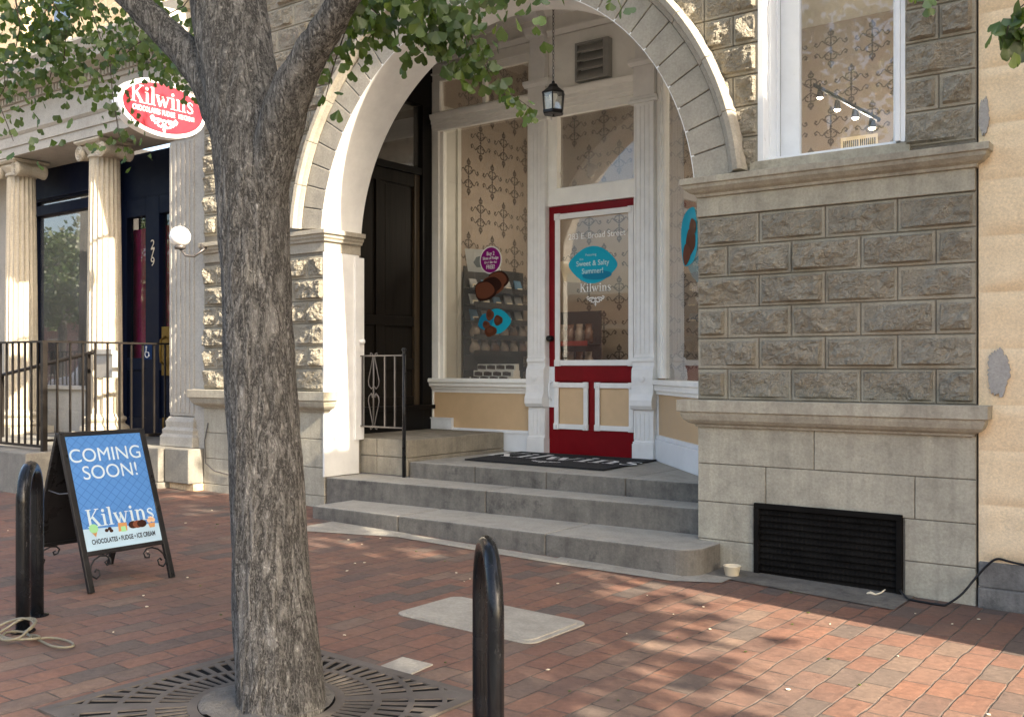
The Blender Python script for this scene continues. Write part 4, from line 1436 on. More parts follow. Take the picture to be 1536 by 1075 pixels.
tag(mb.build('display_card', M['cream']), 'cream display card tilted behind the glass of the red door', 'card')

# stickers on the panes -------------------------------------------------
ys = YS + 0.054
mb = MB()
cx, cz = W(736, 390, ys)
fn = lambda a, b: (a, ys, b)
fn2 = lambda a, b: (a, ys - 0.0015, b)
fn3 = lambda a, b: (a, ys - 0.003, b)
mb.flat([(cx + 0.148 * math.cos(R(t)), cz + 0.148 * math.sin(R(t))) for t in range(0, 360, 12)], fn, 1)
mb.flat([(cx + 0.135 * math.cos(R(t)), cz + 0.135 * math.sin(R(t))) for t in range(0, 360, 12)], fn2, 0)
for tx, dz, sz in (('Buy 2', 0.068, 0.055), ('Slices of Fudge', 0.02, 0.042), ('Get 1 Slice for', -0.025, 0.034), ('FREE!', -0.075, 0.06)):
    text_geo(mb, tx, sz, fn3, 1, ox=cx, oy=cz + dz, sx=0.85, bold=0.001)
tag(mb.build('window_sticker', [M['purple'], M['decalwhite']], recalc=False), 'round purple sticker with white lettering on the left shop window', 'sticker')
mb = MB()
for k, (px_, py_, s_) in enumerate(((747, 420, 1.0), (739, 428, 1.05), (728, 436, 1.1))):
    cx, cz = W(px_, py_, ys)
    out_ = [(cx + s_ * 0.135 * math.cos(R(t)) * (1 + 0.08 * math.cos(R(3 * t))) - 0.2 * s_ * 0.07 * math.sin(R(t)), cz + s_ * 0.105 * math.sin(R(t)) * (1 + 0.12 * math.sin(R(2 * t + 40)))) for t in range(0, 360, 15)]
    mb.flat(out_, lambda a, b, k=k: (a, ys - 0.001 - k * 0.002, b), k % 2)
    mb.flat([(cx + (a - cx) * 0.86 - 0.008, cz + (b - cz) * 0.82 + 0.004) for a, b in out_], lambda a, b, k=k: (a, ys - 0.002 - k * 0.002, b), 1 - k % 2)
M['chocmid'] = flatm('milk_chocolate', (0.145, 0.05, 0.026), 0.45)
tag(mb.build('window_sticker', [M['chocdark'], M['chocmid']], recalc=False), 'brown sticker of three overlapping fudge slices on the left shop window', 'sticker')


def leaf_outline(cx, cz, w_, h_, tilt=0):
    pts = []
    for t in range(0, 360, 10):
        c, s2 = math.cos(R(t)), math.sin(R(t))
        a = w_ * c * (1 if c > 0 else 1.0)
        b = h_ * s2 * (1 - 0.45 * abs(c) ** 2.2)
        ca, sa = math.cos(R(tilt)), math.sin(R(tilt))
        pts.append((cx + a * ca - b * sa, cz + a * sa + b * ca))
    return pts


mb = MB()
cx, cz = W(742, 482, ys)
mb.flat(leaf_outline(cx + 0.02, cz, 0.20, 0.135), fn, 0)
mb.flat(leaf_outline(cx - 0.12, cz, 0.11, 0.09, 20), fn2, 3)
for k, (dx_, dz_, w_, h_) in enumerate(((0.05, 0.01, 0.06, 0.055), (-0.06, 0.07, 0.055, 0.06), (-0.05, -0.10, 0.085, 0.06), (-0.11, -0.03, 0.05, 0.04))):
    p = [(cx + dx_ + w_ * math.cos(R(t)), cz + dz_ + h_ * math.sin(R(t)) * (1 + 0.15 * math.cos(R(3 * t)))) for t in range(0, 360, 24)]
    mb.flat(p, lambda a, b, k=k: (a, ys - 0.003 - 0.001 * k, b), 1 + k % 2)
    p = [(cx + dx_ - 0.008 + w_ * 0.55 * math.cos(R(t)), cz + dz_ + 0.008 + h_ * 0.5 * math.sin(R(t))) for t in range(0, 360, 24)]
    mb.flat(p, lambda a, b, k=k: (a, ys - 0.0075 - 0.001 * k, b), 2 - k % 2)
tag(mb.build('window_sticker', [M['teal'], M['choc'], M['chocmid'], M['tealdark']], recalc=False), 'teal leaf shaped sticker with chocolates low on the left shop window', 'sticker')

mb = MB()
cx, cz = W(889, 397, fy)
f0 = lambda a, b: (a, fy - 0.001, b)
f1 = lambda a, b: (a, fy - 0.002, b)
f2 = lambda a, b: (a, fy - 0.0035, b)
mb.flat(leaf_outline(cx, cz, 0.285, 0.185, -3), f0, 0)
mb.flat([(cx + 0.05 + a * 0.17, cz - 0.105 + b * 0.045) for a, b in arcpts(0, 0, 1, 1, 0, 345, 23)], f1, 1)
text_geo(mb, 'Featuring', 0.034, f2, 2, ox=cx - 0.02, oy=cz + 0.10)
text_geo(mb, 'this', 0.032, f2, 2, ox=cx - 0.13, oy=cz + 0.06)
text_geo(mb, 'Sweet & Salty', 0.073, f2, 2, ox=cx, oy=cz + 0.015, bold=0.0009, sx=0.95)
text_geo(mb, 'Summer!', 0.073, f2, 2, ox=cx, oy=cz - 0.062, bold=0.0009, sx=0.95)
M['palemint'] = flatm('pale_mint_lettering', (0.5, 0.72, 0.72), 0.5)
tag(mb.build('door_sticker', [M['teal'], M['tealdark'], M['palemint']], recalc=False), 'teal leaf shaped sticker with pale lettering on the red door glass', 'sticker')

mb = MB()
u0_ = LS * 0.44
fs_ = lambda k: (lambda a, b: f3(a, -0.043 + 0.002 * k, b))
mb.flat(leaf_outline(u0_, 2.46, 0.27, 0.26, 55), fs_(0), 0)
for k, (du_, dz_, w_) in enumerate(((0.05, -0.05, 0.14), (-0.06, -0.14, 0.11), (0.12, 0.06, 0.1))):
    mb.flat([(u0_ + du_ + w_ * math.cos(R(t)), 2.46 + dz_ + w_ * 0.8 * math.sin(R(t)) * (1 + 0.15 * math.cos(R(3 * t)))) for t in range(0, 360, 20)], fs_(1 + k), 1 + k % 2)
tag(mb.build('window_sticker', [M['teal'], M['choc'], M['chocmid']], recalc=False), 'teal sticker with chocolates on the splayed right window beside the pier', 'sticker')

# ------------------------------------------------------------------ lantern, doormat, porch railing
LN = thing('lantern', 'black hanging lantern on a chain in the archway', 'lantern', (-4.80, 7.0, 3.48))
lx, ly = W(830, 150, 7.0)[0], 7.0
zt, zb = W(830, 122, 7.0)[1], W(830, 172, 7.0)[1]
mb = MB()
z = zt
i = 0
while z < PC - 0.01:
    c_ = Vector((lx, ly, z + 0.018))
    ax_ = Vector((1, 0, 0)) if i % 2 else Vector((0, 1, 0))
    mb.tube([c_ + ax_ * 0.008 * math.cos(t) + Vector((0, 0, 0.02 * math.sin(t))) for t in [k * math.pi / 5 for k in range(10)]], 0.003, 5, closed=True)
    z += 0.031
    i += 1
mb.build('chain', M['wrought'], LN)
mb = MB()
hh = zt - zb
mb.lathe([(0.0, hh), (0.012, hh), (0.016, hh * 0.93), (0.035, hh * 0.9), (0.05, hh * 0.80), (0.085, hh * 0.70), (0.105, hh * 0.645), (0.108, hh * 0.62), (0.09, hh * 0.61)], (lx, ly, zb), 6)
mb.build('cap', M['black'], LN)
mb = MB()
mb.lathe([(0.088, 0.0), (0.095, 0.012), (0.095, 0.03), (0.08, 0.036)], (lx, ly, zb), 6)
mb.tube([(lx, ly, zb - 0.02), (lx, ly, zb + 0.01)], 0.008, 6)
mb.build('base', M['black'], LN)
mb = MB()
for k in range(6):
    a = 2 * math.pi * k / 6
    mb.tube([(lx + 0.085 * math.cos(a), ly + 0.085 * math.sin(a), zb + 0.02), (lx + 0.097 * math.cos(a), ly + 0.097 * math.sin(a), zb + hh * 0.63)], 0.006, 6)
mb.build('frame', M['black'], LN)
mb = MB()
mb.lathe([(0.078, 0.03), (0.09, hh * 0.62)], (lx, ly, zb), 6)
mb.build('lantern_glass', M['glass'], LN)
mb = MB()
mb.lathe([(0.012, 0.03), (0.014, 0.1), (0.03, 0.13), (0.036, 0.16), (0.025, 0.19), (0.0, 0.2)], (lx, ly, zb), 12)
mb.build('bulb', M['ceramic'], LN, smooth=True)

mt = [G(px_, py_, 0.48) for px_, py_ in ((697, 690), (782, 678.5), (985, 691), (905, 706))]
mb = MB()
mz = 0.481
vs = [(a, b, mz) for a, b in mt] + [(a, b, mz + 0.012) for a, b in mt]
mb.add(vs, [(0, 1, 2, 3), (4, 5, 6, 7), (0, 1, 5, 4), (1, 2, 6, 5), (2, 3, 7, 6), (3, 0, 4, 7)], 0)
P0, P1, P3 = Vector((*mt[0], 0)), Vector((*mt[3], 0)), Vector((*mt[1], 0))
mw = (P1 - P0).length
md = (P3 - P0).length
ux, vx = (P1 - P0) / mw, (P3 - P0) / md
fm = lambda a, b: tuple(P0 + ux * (mw / 2 + a) + vx * b + Vector((0, 0, mz + 0.0135)))
serif_word(mb, 'Kilwins', 0.30 * md / 0.75, fm, 1, 0.0, md * 0.44, 0.03)
emblem(mb, 0.15, fm, 1, 0, md * 0.24, 0.12)
tag(mb.build('doormat', [M['mat'], M['decalwhite']], recalc=False), 'black doormat with white lettering in front of the red door', 'doormat')

PR_ = thing('porch_railing', 'short wrought iron railing panel with scrolls on the stone steps beside the dark side door', 'railing', (-6.5, 6.75, 0.335))
yr = 6.862
pp = Vector((W(606, 714, yr)[0], yr, 0.337))
ztop = W(602, 527, yr)[1]
zr = W(570, 533, yr)[1]
zl = W(570, 640, yr)[1]
mb = MB()
mb.tube([pp, (pp.x, yr, ztop - 0.02)], 0.018, 10)
mb.lathe([(0.018, -0.03), (0.02, -0.02), (0.012, -0.01), (0.024, 0.012), (0.024, 0.022), (0.012, 0.034), (0.0, 0.038)], (pp.x, yr, ztop), 12)
mb.build('post', M['black'], PR_, smooth=True)
xl_ = W(526, 533, yr)[0]
mb = MB()
mb.box(xl_, pp.x, yr - 0.012, yr + 0.012, zr - 0.008, zr + 0.004)
mb.box(xl_, pp.x, yr - 0.010, yr + 0.010, zl - 0.008, zl + 0.006)
mb.build('rail', M['wrought'], PR_)
for px_ in (530, 544, 577.5, 592.5):
    x = W(px_, 600, yr)[0]
    mb = MB()
    mb.box(x - 0.007, x + 0.007, yr - 0.007, yr + 0.007, zl, zr - 0.008)
    mb.build('baluster', M['wrought'], PR_)
xs_ = W(560.5, 600, yr)[0]
mb = MB()
mb.box(xs_ - 0.006, xs_ + 0.006, yr - 0.006, yr + 0.006, zl, zr - 0.008)
zm, hr = (zl + zr) / 2 + 0.0, (zr - zl)
for sg in (-1, 1):
    for fl_ in (-1, 1):
        L = [(0.0, 0.05), (0.03, 0.02), (0.06, 0.05), (0.068, 0.09), (0.055, 0.14), (0.028, 0.24), (0.012, 0.30), (0.018, 0.335), (0.04, 0.345), (0.045, 0.325), (0.03, 0.315)]
        mb.tube([(xs_ + sg * a * 1.05, yr + 0.002, zm + fl_ * b * 1.05) for a, b in L], 0.0055, 6)
    mb.tube([(xs_ + sg * a, yr + 0.002, zm + b) for a, b in [(0.0, -0.03), (0.02, -0.06), (0.03, -0.04), (0.02, -0.025)]], 0.005, 6)
mb.build('scroll', M['wrought'], PR_, smooth=True)

# ------------------------------------------------------------------ yellow stucco building at the right
SB = thing('stucco_building', 'pale yellow stucco building with block joints and a dark weathered base at right', 'building', (0.5, YF, 0))
mb = MB()
z = 0.20
r = 0
fnS = lambda u, zz, o: (u, YF + 0.0 - o, zz)


def stucco_block(x0, x1, z0, z1, seed):
    nx, nz = max(3, int((x1 - x0) / 0.04)), max(3, int((z1 - z0) / 0.03))
    V, Fc = [], []
    for i in range(nx + 1):
        for j in range(nz + 1):
            a, b = (x1 - x0) * i / nx, (z1 - z0) * j / nz
            e = min(a, x1 - x0 - a, b, z1 - z0 - b)
            p = Vector((a * 4 + seed, b * 5, seed * 2))
            o = -0.006 if e < 1e-5 else 0.002 + min(1, e / 0.05) * max(0, 0.006 + noise.noise(p) * 0.016 + noise.noise(p * 3.1) * 0.006)
            V.append(fnS(x0 + a, z0 + b, o))
    for i in range(nx):
        for j in range(nz):
            Fc.append((i * (nz + 1) + j, (i + 1) * (nz + 1) + j, (i + 1) * (nz + 1) + j + 1, i * (nz + 1) + j + 1))
    mb.add(V, Fc)


SX0 = PXR1 + 0.012
zz = [0.21, 0.54, 0.86, 1.13, 1.46, 1.79, 2.12, 2.45, 2.78, 3.11, 3.44, 3.77, 4.1, 4.43, 4.76, 5.09, 5.42]
for r in range(len(zz) - 1):
    cut = [SX0, -0.42 if r % 2 else -0.75, 0.3 if r % 2 else 0.0, 0.9]
    for a, b in zip(cut[:-1], cut[1:]):
        stucco_block(a + 0.002, b - 0.002, zz[r] + 0.004, zz[r + 1] - 0.004, random.random() * 30)
mb.build('wall_face', M['stucco'], SB, smooth=True)
mb = MB()
mb.box(SX0, 12, YF + 0.0065, 13, -0.3, 5.8)
mb.box(0.9, 12, 5.30, YF, -0.3, 5.15)
mb.box(0.82, 12, 5.18, YF + 0.003, 5.15, 5.3)
mb.build('wall', M['stucco'], SB)
mb = MB()
for i in range(8):
    for j in range(3):
        a, b = SX0 + i * 0.3, -0.25 + j * 0.152
        if a > 0.8:
            continue
        mb.box(a, a + 0.3, YF - 0.015 + random.uniform(-0.012, 0.012), YF + 0.1, b, b + 0.152)
mb.box(0.9, 12, 5.28, 5.3, -0.3, 0.2)
mb.build('plinth', M['basedark'], SB, bevel=0.01)
mb = MB()
for (px_, py_, sx_, sz_, sd_) in ((1498, 558, 0.062, 0.135, 1), (1476, 175, 0.028, 0.11, 4)):
    cx, cz = W(px_, py_, YF - 0.014)
    random.seed(sd_)
    out_ = [(cx + sx_ * math.cos(R(t)) * (1 + 0.28 * noise.noise(Vector((math.cos(R(t)) * 1.6, math.sin(R(t)) * 1.6, sd_ * 5.3))) + random.uniform(-0.12, 0.10)), cz + sz_ * math.sin(R(t)) * (1 + 0.3 * noise.noise(Vector((math.cos(R(t)) * 1.9, math.sin(R(t)) * 1.9, sd_ * 3.1))) + random.uniform(-0.12, 0.10))) for t in range(0, 360, 6)]
    mb = MB()
    mb.prism(out_, lambda a, b, d: (a, d, b), YF - 0.023, YF - 0.002)
    mb.build('render_patch', M['stuccogrey'], SB)

# ------------------------------------------------------------------ columned building at the left
CB = thing('columned_building', 'buff brick building with fluted columns and dark blue shopfront at left', 'building', (-11, 6.5, 0))
yC = 6.55
PT = 0.52    # terrace level
M['limelit'] = M['lime']


def column(x):
    r0, r1 = 0.20, 0.168
    mb = MB()
    n_ = 160
    prof = []
    for k in range(13):
        t = k / 12
        prof.append((r0 - (r0 - r1) * t ** 1.6, PT + 0.30 + t * 2.95))
    fl_ = lambda t: 1 - 0.12 * max(0.0, abs(math.sin(t * 10))) ** 0.8
    mb.lathe(prof, (x, yC, 0), n_, sq=fl_)
    c = mb.build('column', M['lime'], CB)
    mb = MB()
    mb.box(x - 0.28, x + 0.28, yC - 0.28, yC + 0.28, PT, PT + 0.09)
    mb.lathe([(0.26, 0.09), (0.275, 0.115), (0.27, 0.15), (0.245, 0.165), (0.225, 0.18), (0.222, 0.2), (0.235, 0.215), (0.245, 0.24), (0.235, 0.26), (0.21, 0.27), (0.203, 0.30)], (x, yC, PT), 32)
    mb.build('base', M['lime'], c, smooth=False)
    mb = MB()
    zc = PT + 3.25
    mb.lathe([(0.17, 0), (0.185, 0.01), (0.185, 0.03), (0.172, 0.04), (0.2, 0.075), (0.225, 0.11), (0.2, 0.13)], (x, yC, zc), 28)
    for sx in (-1, 1):
        cx = x + sx * 0.215
        mb.lathe([(0.09, 0.19), (0.092, 0.17), (0.085, 0.15), (0.06, 0.0), (0.085, -0.15), (0.092, -0.17), (0.09, -0.19)], (cx, yC, zc + 0.07), 20, axis='y')
        sp_ = []
        for k in range(40):
            a = k * 0.42
            rr = 0.085 * (1 - k / 44)
            sp_.append((cx + sx * rr * math.cos(a + 1.57) * 1.0, yC - 0.195, zc + 0.07 + rr * math.sin(a + 1.57)))
        mb.tube(sp_, 0.009, 5)
    mb.box(x - 0.21, x + 0.21, yC - 0.175, yC + 0.175, zc + 0.10, zc + 0.155)
    mb.sweep([(-0.05, zc + 0.157), (0.0, zc + 0.157), (0.025, zc + 0.18), (0.025, zc + 0.20), (-0.05, zc + 0.20)], [(x - 0.235, yC + 0.21), (x - 0.235, yC - 0.21), (x + 0.235, yC - 0.21), (x + 0.235, yC + 0.21), (x - 0.235, yC + 0.2101)])
    mb.box(x - 0.24, x + 0.24, yC - 0.21, yC + 0.21, zc + 0.158, zc + 0.199)
    mb.build('capital', M['lime'], c)


for x in (W(157, 400, yC)[0], W(32, 400, yC)[0], W(32, 400, yC)[0] - 1.9):
    column(x)
# pilaster next to the stone pier
px0, px1 = -9.42, -8.99
mb = MB()
fluted(mb, px0, px1, yC - 0.06, PT + 0.32, PT + 3.25, 5, proud=0.04)
mb.box(px0, px1, yC - 0.05, yC + 0.8, PT + 0.3, PT + 3.28)
mb.sweep([(-0.05, PT + 3.28), (0.03, PT + 3.28), (0.03, PT + 3.31), (0.015, PT + 3.33), (0.06, PT + 3.4), (0.06, PT + 3.46), (-0.05, PT + 3.46)], [(px0, yC), (px0, yC - 0.1), (px1, yC - 0.1), (px1, yC)])
mb.sweep([(-0.05, PT), (0.07, PT), (0.07, PT + 0.1), (0.05, PT + 0.13), (0.055, PT + 0.17), (0.025, PT + 0.2), (0.03, PT + 0.26), (0.0, PT + 0.31), (-0.05, PT + 0.31)], [(px0, yC + 0.5), (px0, yC - 0.1), (px1, yC - 0.1), (px1, yC + 0.2)])
mb.build('pilaster', M['limegrey'], CB, bevel=0.003)
mb = MB()
mb.box(px1, PXL0 - 0.004, YF + 0.04, yC + 0.6, 0.5, 6.5)
mb.build('pier_strip', M['limegrey'], CB)
# entablature
ZE = PT + 3.46
xa, xb = -19.5, PXL0 - 0.005
ye = yC - 0.24
mb = MB()
mb.box(xa, xb, ye, yC + 0.5, ZE, ZE + 0.11)
mb.box(xa, xb, ye - 0.018, yC + 0.5, ZE + 0.11, ZE + 0.235)
mb.sweep([(-0.05, ZE + 0.235), (0.025, ZE + 0.235), (0.05, ZE + 0.265), (0.05, ZE + 0.28), (-0.05, ZE + 0.28)], [(xa, ye), (xb, ye)])
mb.box(xa, xb, ye + 0.008, yC + 0.5, ZE + 0.28, ZE + 0.585)
mb.sweep([(-0.05, ZE + 0.585), (0.02, ZE + 0.585), (0.03, ZE + 0.62), (-0.05, ZE + 0.62)], [(xa, ye), (xb, ye)])
mb.box(xa, xb, ye - 0.02, yC + 0.5, ZE + 0.62, ZE + 0.71)
x = xa + 0.02
while x < xb - 0.05:
    mb.box(x, x + 0.038, ye - 0.07, ye - 0.02, ZE + 0.628, ZE + 0.70)
    x += 0.07
mb.sweep([(-0.05, ZE + 0.71), (0.09, ZE + 0.71), (0.10, ZE + 0.735), (0.30, ZE + 0.745), (0.31, ZE + 0.82), (0.33, ZE + 0.83), (0.36, ZE + 0.89), (0.39, ZE + 0.93), (0.39, ZE + 0.96), (-0.05, ZE + 1.0)], [(xa, ye), (xb, ye)])
mb.build('entablature', M['limegrey'], CB)
# upper brick wall with windows
ZU = ZE + 0.97
yU = ye + 0.06
wins = [(-12.35, -11.25), (-15.2, -14.1), (-9.85, -9.05)]
mb = MB()
edges = sorted([xa, xb] + [e for w_ in wins for e in w_])
mb.box(xa, xb, yU, yU + 0.4, ZU - 0.05, ZU + 0.25)
mb.box(xa, xb, yU, yU + 0.4, ZU + 2.3, ZU + 3.4)
for a, b in zip(edges[::2], edges[1::2]):
    mb.box(a, b, yU, yU + 0.4, ZU + 0.25, ZU + 2.3)
mb.build('upper_wall', M['buff'], CB)
for a, b in wins:
    mb = MB()
    mb.box(a - 0.12, b + 0.12, yU - 0.09, yU + 0.1, ZU + 0.12, ZU + 0.248)
    mb.box(a - 0.14, b + 0.14, yU - 0.07, yU + 0.1, ZU + 2.302, ZU + 2.55)
    w_ = mb.build('window', M['lime'], CB, bevel=0.006)
    mb = MB()
    mb.box(a, a + 0.07, yU + 0.16, yU + 0.22, ZU + 0.25, ZU + 2.3)
    mb.box(b - 0.07, b, yU + 0.16, yU + 0.22, ZU + 0.25, ZU + 2.3)
    mb.box(a + 0.07, b - 0.07, yU + 0.16, yU + 0.22, ZU + 0.25, ZU + 0.33)
    mb.box(a + 0.07, b - 0.07, yU + 0.16, yU + 0.22, ZU + 1.25, ZU + 1.31)
    mb.box(a + 0.07, b - 0.07, yU + 0.16, yU + 0.22, ZU + 2.23, ZU + 2.3)
    mb.build('frame', M['white'], w_)
    mb = MB()
    mb.quad((a, yU + 0.2, ZU + 0.25), (b, yU + 0.2, ZU + 0.25), (b, yU + 0.2, ZU + 2.3), (a, yU + 0.2, ZU + 2.3))
    mb.quad((a, yU + 0.35, ZU + 0.25), (b, yU + 0.35, ZU + 0.25), (b, yU + 0.35, ZU + 2.3), (a, yU + 0.35, ZU + 2.3), 1)
    mb.build('pane', [M['glassdark'], M['black']], w_)
# the shopfront behind the columns
yG = 7.0
doorL, doorR = W(181, 400, 7.15)[0], -9.42
c2x = W(157, 400, yC)[0]
sw0, sw1 = W(52, 400, yG)[0], doorL - 0.16
mb = MB()
mb.box(sw0 - 0.12, sw0, yG - 0.02, yG + 0.1, PT, ZE - 0.05)
mb.box(sw1, doorL, yG - 0.02, yG + 0.3, PT, ZE)
mb.box(sw0, sw1, yG - 0.02, yG + 0.1, ZE - 0.42, ZE)
mb.box(sw0, sw1, yG - 0.05, yG - 0.02, ZE - 0.40, ZE - 0.36)
zmid = W(95, 312, yG)[1]
mb.box(sw0, sw1, yG - 0.04, yG + 0.1, zmid - 0.06, zmid + 0.07)
mb.box(sw0, sw0 + 0.06, yG, yG + 0.08, PT + 0.6, ZE - 0.42)
mb.box(sw1 - 0.06, sw1, yG, yG + 0.08, PT + 0.6, ZE - 0.42)
nf = mb.build('shopfront', M['navy'], CB, bevel=0.006)
mb = MB()
mb.quad((sw0, yG + 0.05, PT + 0.5), (sw1, yG + 0.05, PT + 0.5), (sw1, yG + 0.05, ZE - 0.4), (sw0, yG + 0.05, ZE - 0.4))
mb.build('pane', M['glassdark'], nf)
mb = MB()
mb.box(sw0, sw1, yG - 0.06, yG + 0.1, PT, PT + 0.28)
mb.box(sw0, sw1, yG - 0.03, yG + 0.1, PT + 0.28, PT + 0.55)
mb.box(sw0 - 0.01, sw1 - 0.001, yG - 0.08, yG + 0.1, PT + 0.55, PT + 0.60)
mb.build('stall_riser', M['limegrey'], nf, bevel=0.006)
mb = MB()
mb.box(xa, sw0 - 0.12, yG + 0.0, yG + 0.3, PT - 0.2, ZE)
mb.build('wall', M['limegrey'], CB)
mb = MB()
mb.box(xa, doorR + 0.4, yG + 1.9, yG + 2.0, PT, ZE + 0.6)
mb.box(sw0 - 0.1, sw0 - 0.05, yG + 0.1, yG + 1.9, PT, ZE + 0.6)
mb.build('shop_interior', M['shelf'], CB)
mb = MB()
zo = W(88, 479, yG + 0.6)
mb.box(zo[0] - 0.28, zo[0] + 0.28, yG + 0.6, yG + 0.61, zo[1] - 0.05, zo[1] + 0.05, 1)
text_geo(mb, 'OPEN', 0.13, lambda a, b: (zo[0] + a, yG + 0.597, zo[1] + b), 0, sx=1.25, bold=0.006)
mb.build('open_sign', [emit('neon_red', (1.0, 0.06, 0.03), 3.0), M['black']], CB)
# navy double door
yD = 7.15
zdT = W(225, 205, yD)[1]
mb = MB()
dm = W(228, 400, yD)[0]
zsplit = W(225, 312, yD)[1]
mb.box(doorL, doorR, yD + 0.02, yD + 0.1, ZE - 0.55, ZE)
mb.box(doorL, doorL + 0.13, yD, yD + 0.1, PT, ZE - 0.55)
mb.box(dm - 0.14, dm + 0.14, yD + 0.002, yD + 0.1, PT, ZE - 0.55)
mb.box(doorR - 0.03, doorR + 0.06, yD, yD + 0.1, PT, ZE - 0.55)
for a, b in ((doorL + 0.13, dm - 0.14), (dm + 0.14, doorR - 0.03)):
    mb.box(a, b, yD + 0.004, yD + 0.1, zsplit - 0.08, zsplit + 0.05)
    mb.box(a, b, yD + 0.004, yD + 0.1, ZE - 0.66, ZE - 0.55)
    mb.box(a, b, yD + 0.006, yD + 0.1, PT, PT + 0.22)
    mb.box(a, b, yD + 0.03, yD + 0.1, PT + 0.22, PT + 0.80)
    mb.box(a, b, yD + 0.004, yD + 0.1, PT + 0.80, PT + 0.95)
nd = mb.build('door', M['navy'], CB, bevel=0.006)
mb = MB()
mb.quad((doorL, yD + 0.06, PT + 0.9), (doorR, yD + 0.06, PT + 0.9), (doorR, yD + 0.06, ZE - 0.55), (doorL, yD + 0.06, ZE - 0.55))
mb.build('pane', M['glassdoor'], nd)
mb = MB()
n_ = 120
for i in range(n_):
    x0_, x1_ = doorL + (doorR + 0.05 - doorL) * i / n_, doorL + (doorR + 0.05 - doorL) * (i + 1) / n_
    yy0, yy1 = yD + 0.16 + 0.035 * math.sin(i * 0.9) * math.sin(i * 0.23 + 1), yD + 0.16 + 0.035 * math.sin((i + 1) * 0.9) * math.sin((i + 1) * 0.23 + 1)
    mb.quad((x0_, yy0, PT + 0.5), (x1_, yy1, PT + 0.5), (x1_, yy1, ZE - 0.9), (x0_, yy0, ZE - 0.9))
mb.build('curtain', M['curtain'], nd, smooth=True)
mb = MB()
for (pa, pb) in (((243, 490), (255, 563)),):
    x0_, z1_ = W(pa[0], pa[1], yD)
    x1_, z0_ = W(pb[0], pb[1], yD)
    mb.box(x0_, x1_, yD - 0.006, yD + 0.001, z0_, z1_)
    xm_ = (x0_ + x1_) / 2
    mb.tube([(xm_, yD - 0.005, z0_ + 0.12), (xm_, yD - 0.07, z0_ + 0.16), (xm_, yD - 0.08, (z0_ + z1_) / 2), (xm_, yD - 0.07, z1_ - 0.16), (xm_, yD - 0.005, z1_ - 0.12)], 0.014, 8)
mb.build('handle', M['gold'], nd)
mb = MB()
x0_, z1_ = W(244, 626, yD)
x1_, z0_ = W(258, 652, yD)
mb.box(x0_, doorR - 0.05, yD - 0.004, yD + 0.003, PT + 0.02, z1_)
mb.build('kick_plate', M['gold'], nd)
mb = MB()
for ch, py_ in (('2', 367), ('7', 380), ('9', 393)):
    cx, cz = W(229, py_, yD)
    text_geo(mb, ch, 0.155, lambda a, b: (cx + a, yD - 0.0005, cz + b), 0, sx=1.15)
mb.build('house_number', M['cream'], nd)
mb = MB()
cx, cz = W(227, 528, yD + 0.05)
mb.box(cx - 0.09, cx + 0.09, yD - 0.004, yD - 0.001, cz - 0.09, cz + 0.09, 0)
mb.tube([(cx - 0.02, yD - 0.007, cz + 0.05), (cx - 0.02, yD - 0.007, cz - 0.0), (cx + 0.03, yD - 0.007, cz - 0.005), (cx + 0.045, yD - 0.007, cz - 0.05)], 0.007, 5, 1)
mb.tube([(cx - 0.005 + 0.04 * math.cos(R(t)), yD - 0.007, cz - 0.025 + 0.04 * math.sin(R(t))) for t in range(110, 370, 20)], 0.006, 5, 1)
mb.lathe([(0.0, -0.009), (0.014, -0.009), (0.014, -0.004)], (cx - 0.02, yD, cz + 0.06), 10, 1, axis='y')
mb.build('access_sticker', [flatm('access_blue', (0.008, 0.03, 0.10)), M['decalwhite']], nd)
mb = MB()
mb.box(doorL, doorR + 0.5, yD + 0.25, yD + 0.3, PT, ZE)
mb.build('door_backing', M['black'], CB)
# terrace
TX1 = -9.68
M['terrace'] = stone('terrace_concrete', (0.215, 0.202, 0.172), 0.25, 0.9, 0.35, 0.2, dirt=(0.11, 0.10, 0.085))
TE = thing('concrete_terrace', 'raised concrete terrace carrying the metal railing before the columns', 'terrace', (-12, 5.8, 0))
mb = MB()
mb.box(-22, TX1, 5.02, 6.2, -0.1, PT - 0.004)
mb.box(-22, TX1, 6.203, 7.3, -0.1, PT - 0.004)
mb.build('slab', M['terrace'], TE, bevel=0.012)
mb = MB()
mb.box(TX1 + 0.004, -9.2, 6.16, 7.2, -0.1, 0.155)
mb.box(TX1 + 0.004, -9.22, 6.18, 7.2, 0.16, PT - 0.006)
mb.box(-9.196, PXL0 - 0.01, 6.24, 7.2, 0.16, PT - 0.006)
mb.build('side_block', M['terrace'], TE, bevel=0.01)
mb = MB()
mb.box(-9.196, PXL0 - 0.01, 6.30, 7.1, -0.1, 0.156)
mb.build('brick_base', M['buff'], TE)

# metal railing on the terrace
rc_ = Vector((*G(66, 676, PT), PT))
rcx, rcy = rc_.x, rc_.y
re_ = W3(264, 516, 6.62)
RL = thing('terrace_railing', 'dark metal railing with thin balusters around the concrete terrace', 'railing', (rcx, rcy, PT))
rz = W(66, 513.5, rcy)[1]
ey = 6.72
ex = W(264, 516, ey)[0]
mb = MB()
mb.box(rcx - 0.025, rcx + 0.025, rcy - 0.025, rcy + 0.025, PT - 0.12, rz)
mb.build('post', M['rail'], RL, bevel=0.003)
M['raillight'] = paint('railing_worn_metal', (0.30, 0.28, 0.24), 0.4, 0.2, metal=0.4)
mb = MB()
mb.box(ex - 0.022, ex + 0.022, ey - 0.022, ey + 0.022, PT, rz)
mb.build('post', M['rail'], RL, bevel=0.003)
dv = Vector((ex - rcx, ey - rcy, 0))
dL = dv.length
du_ = dv / dL
dn = Vector((du_.y, -du_.x, 0))
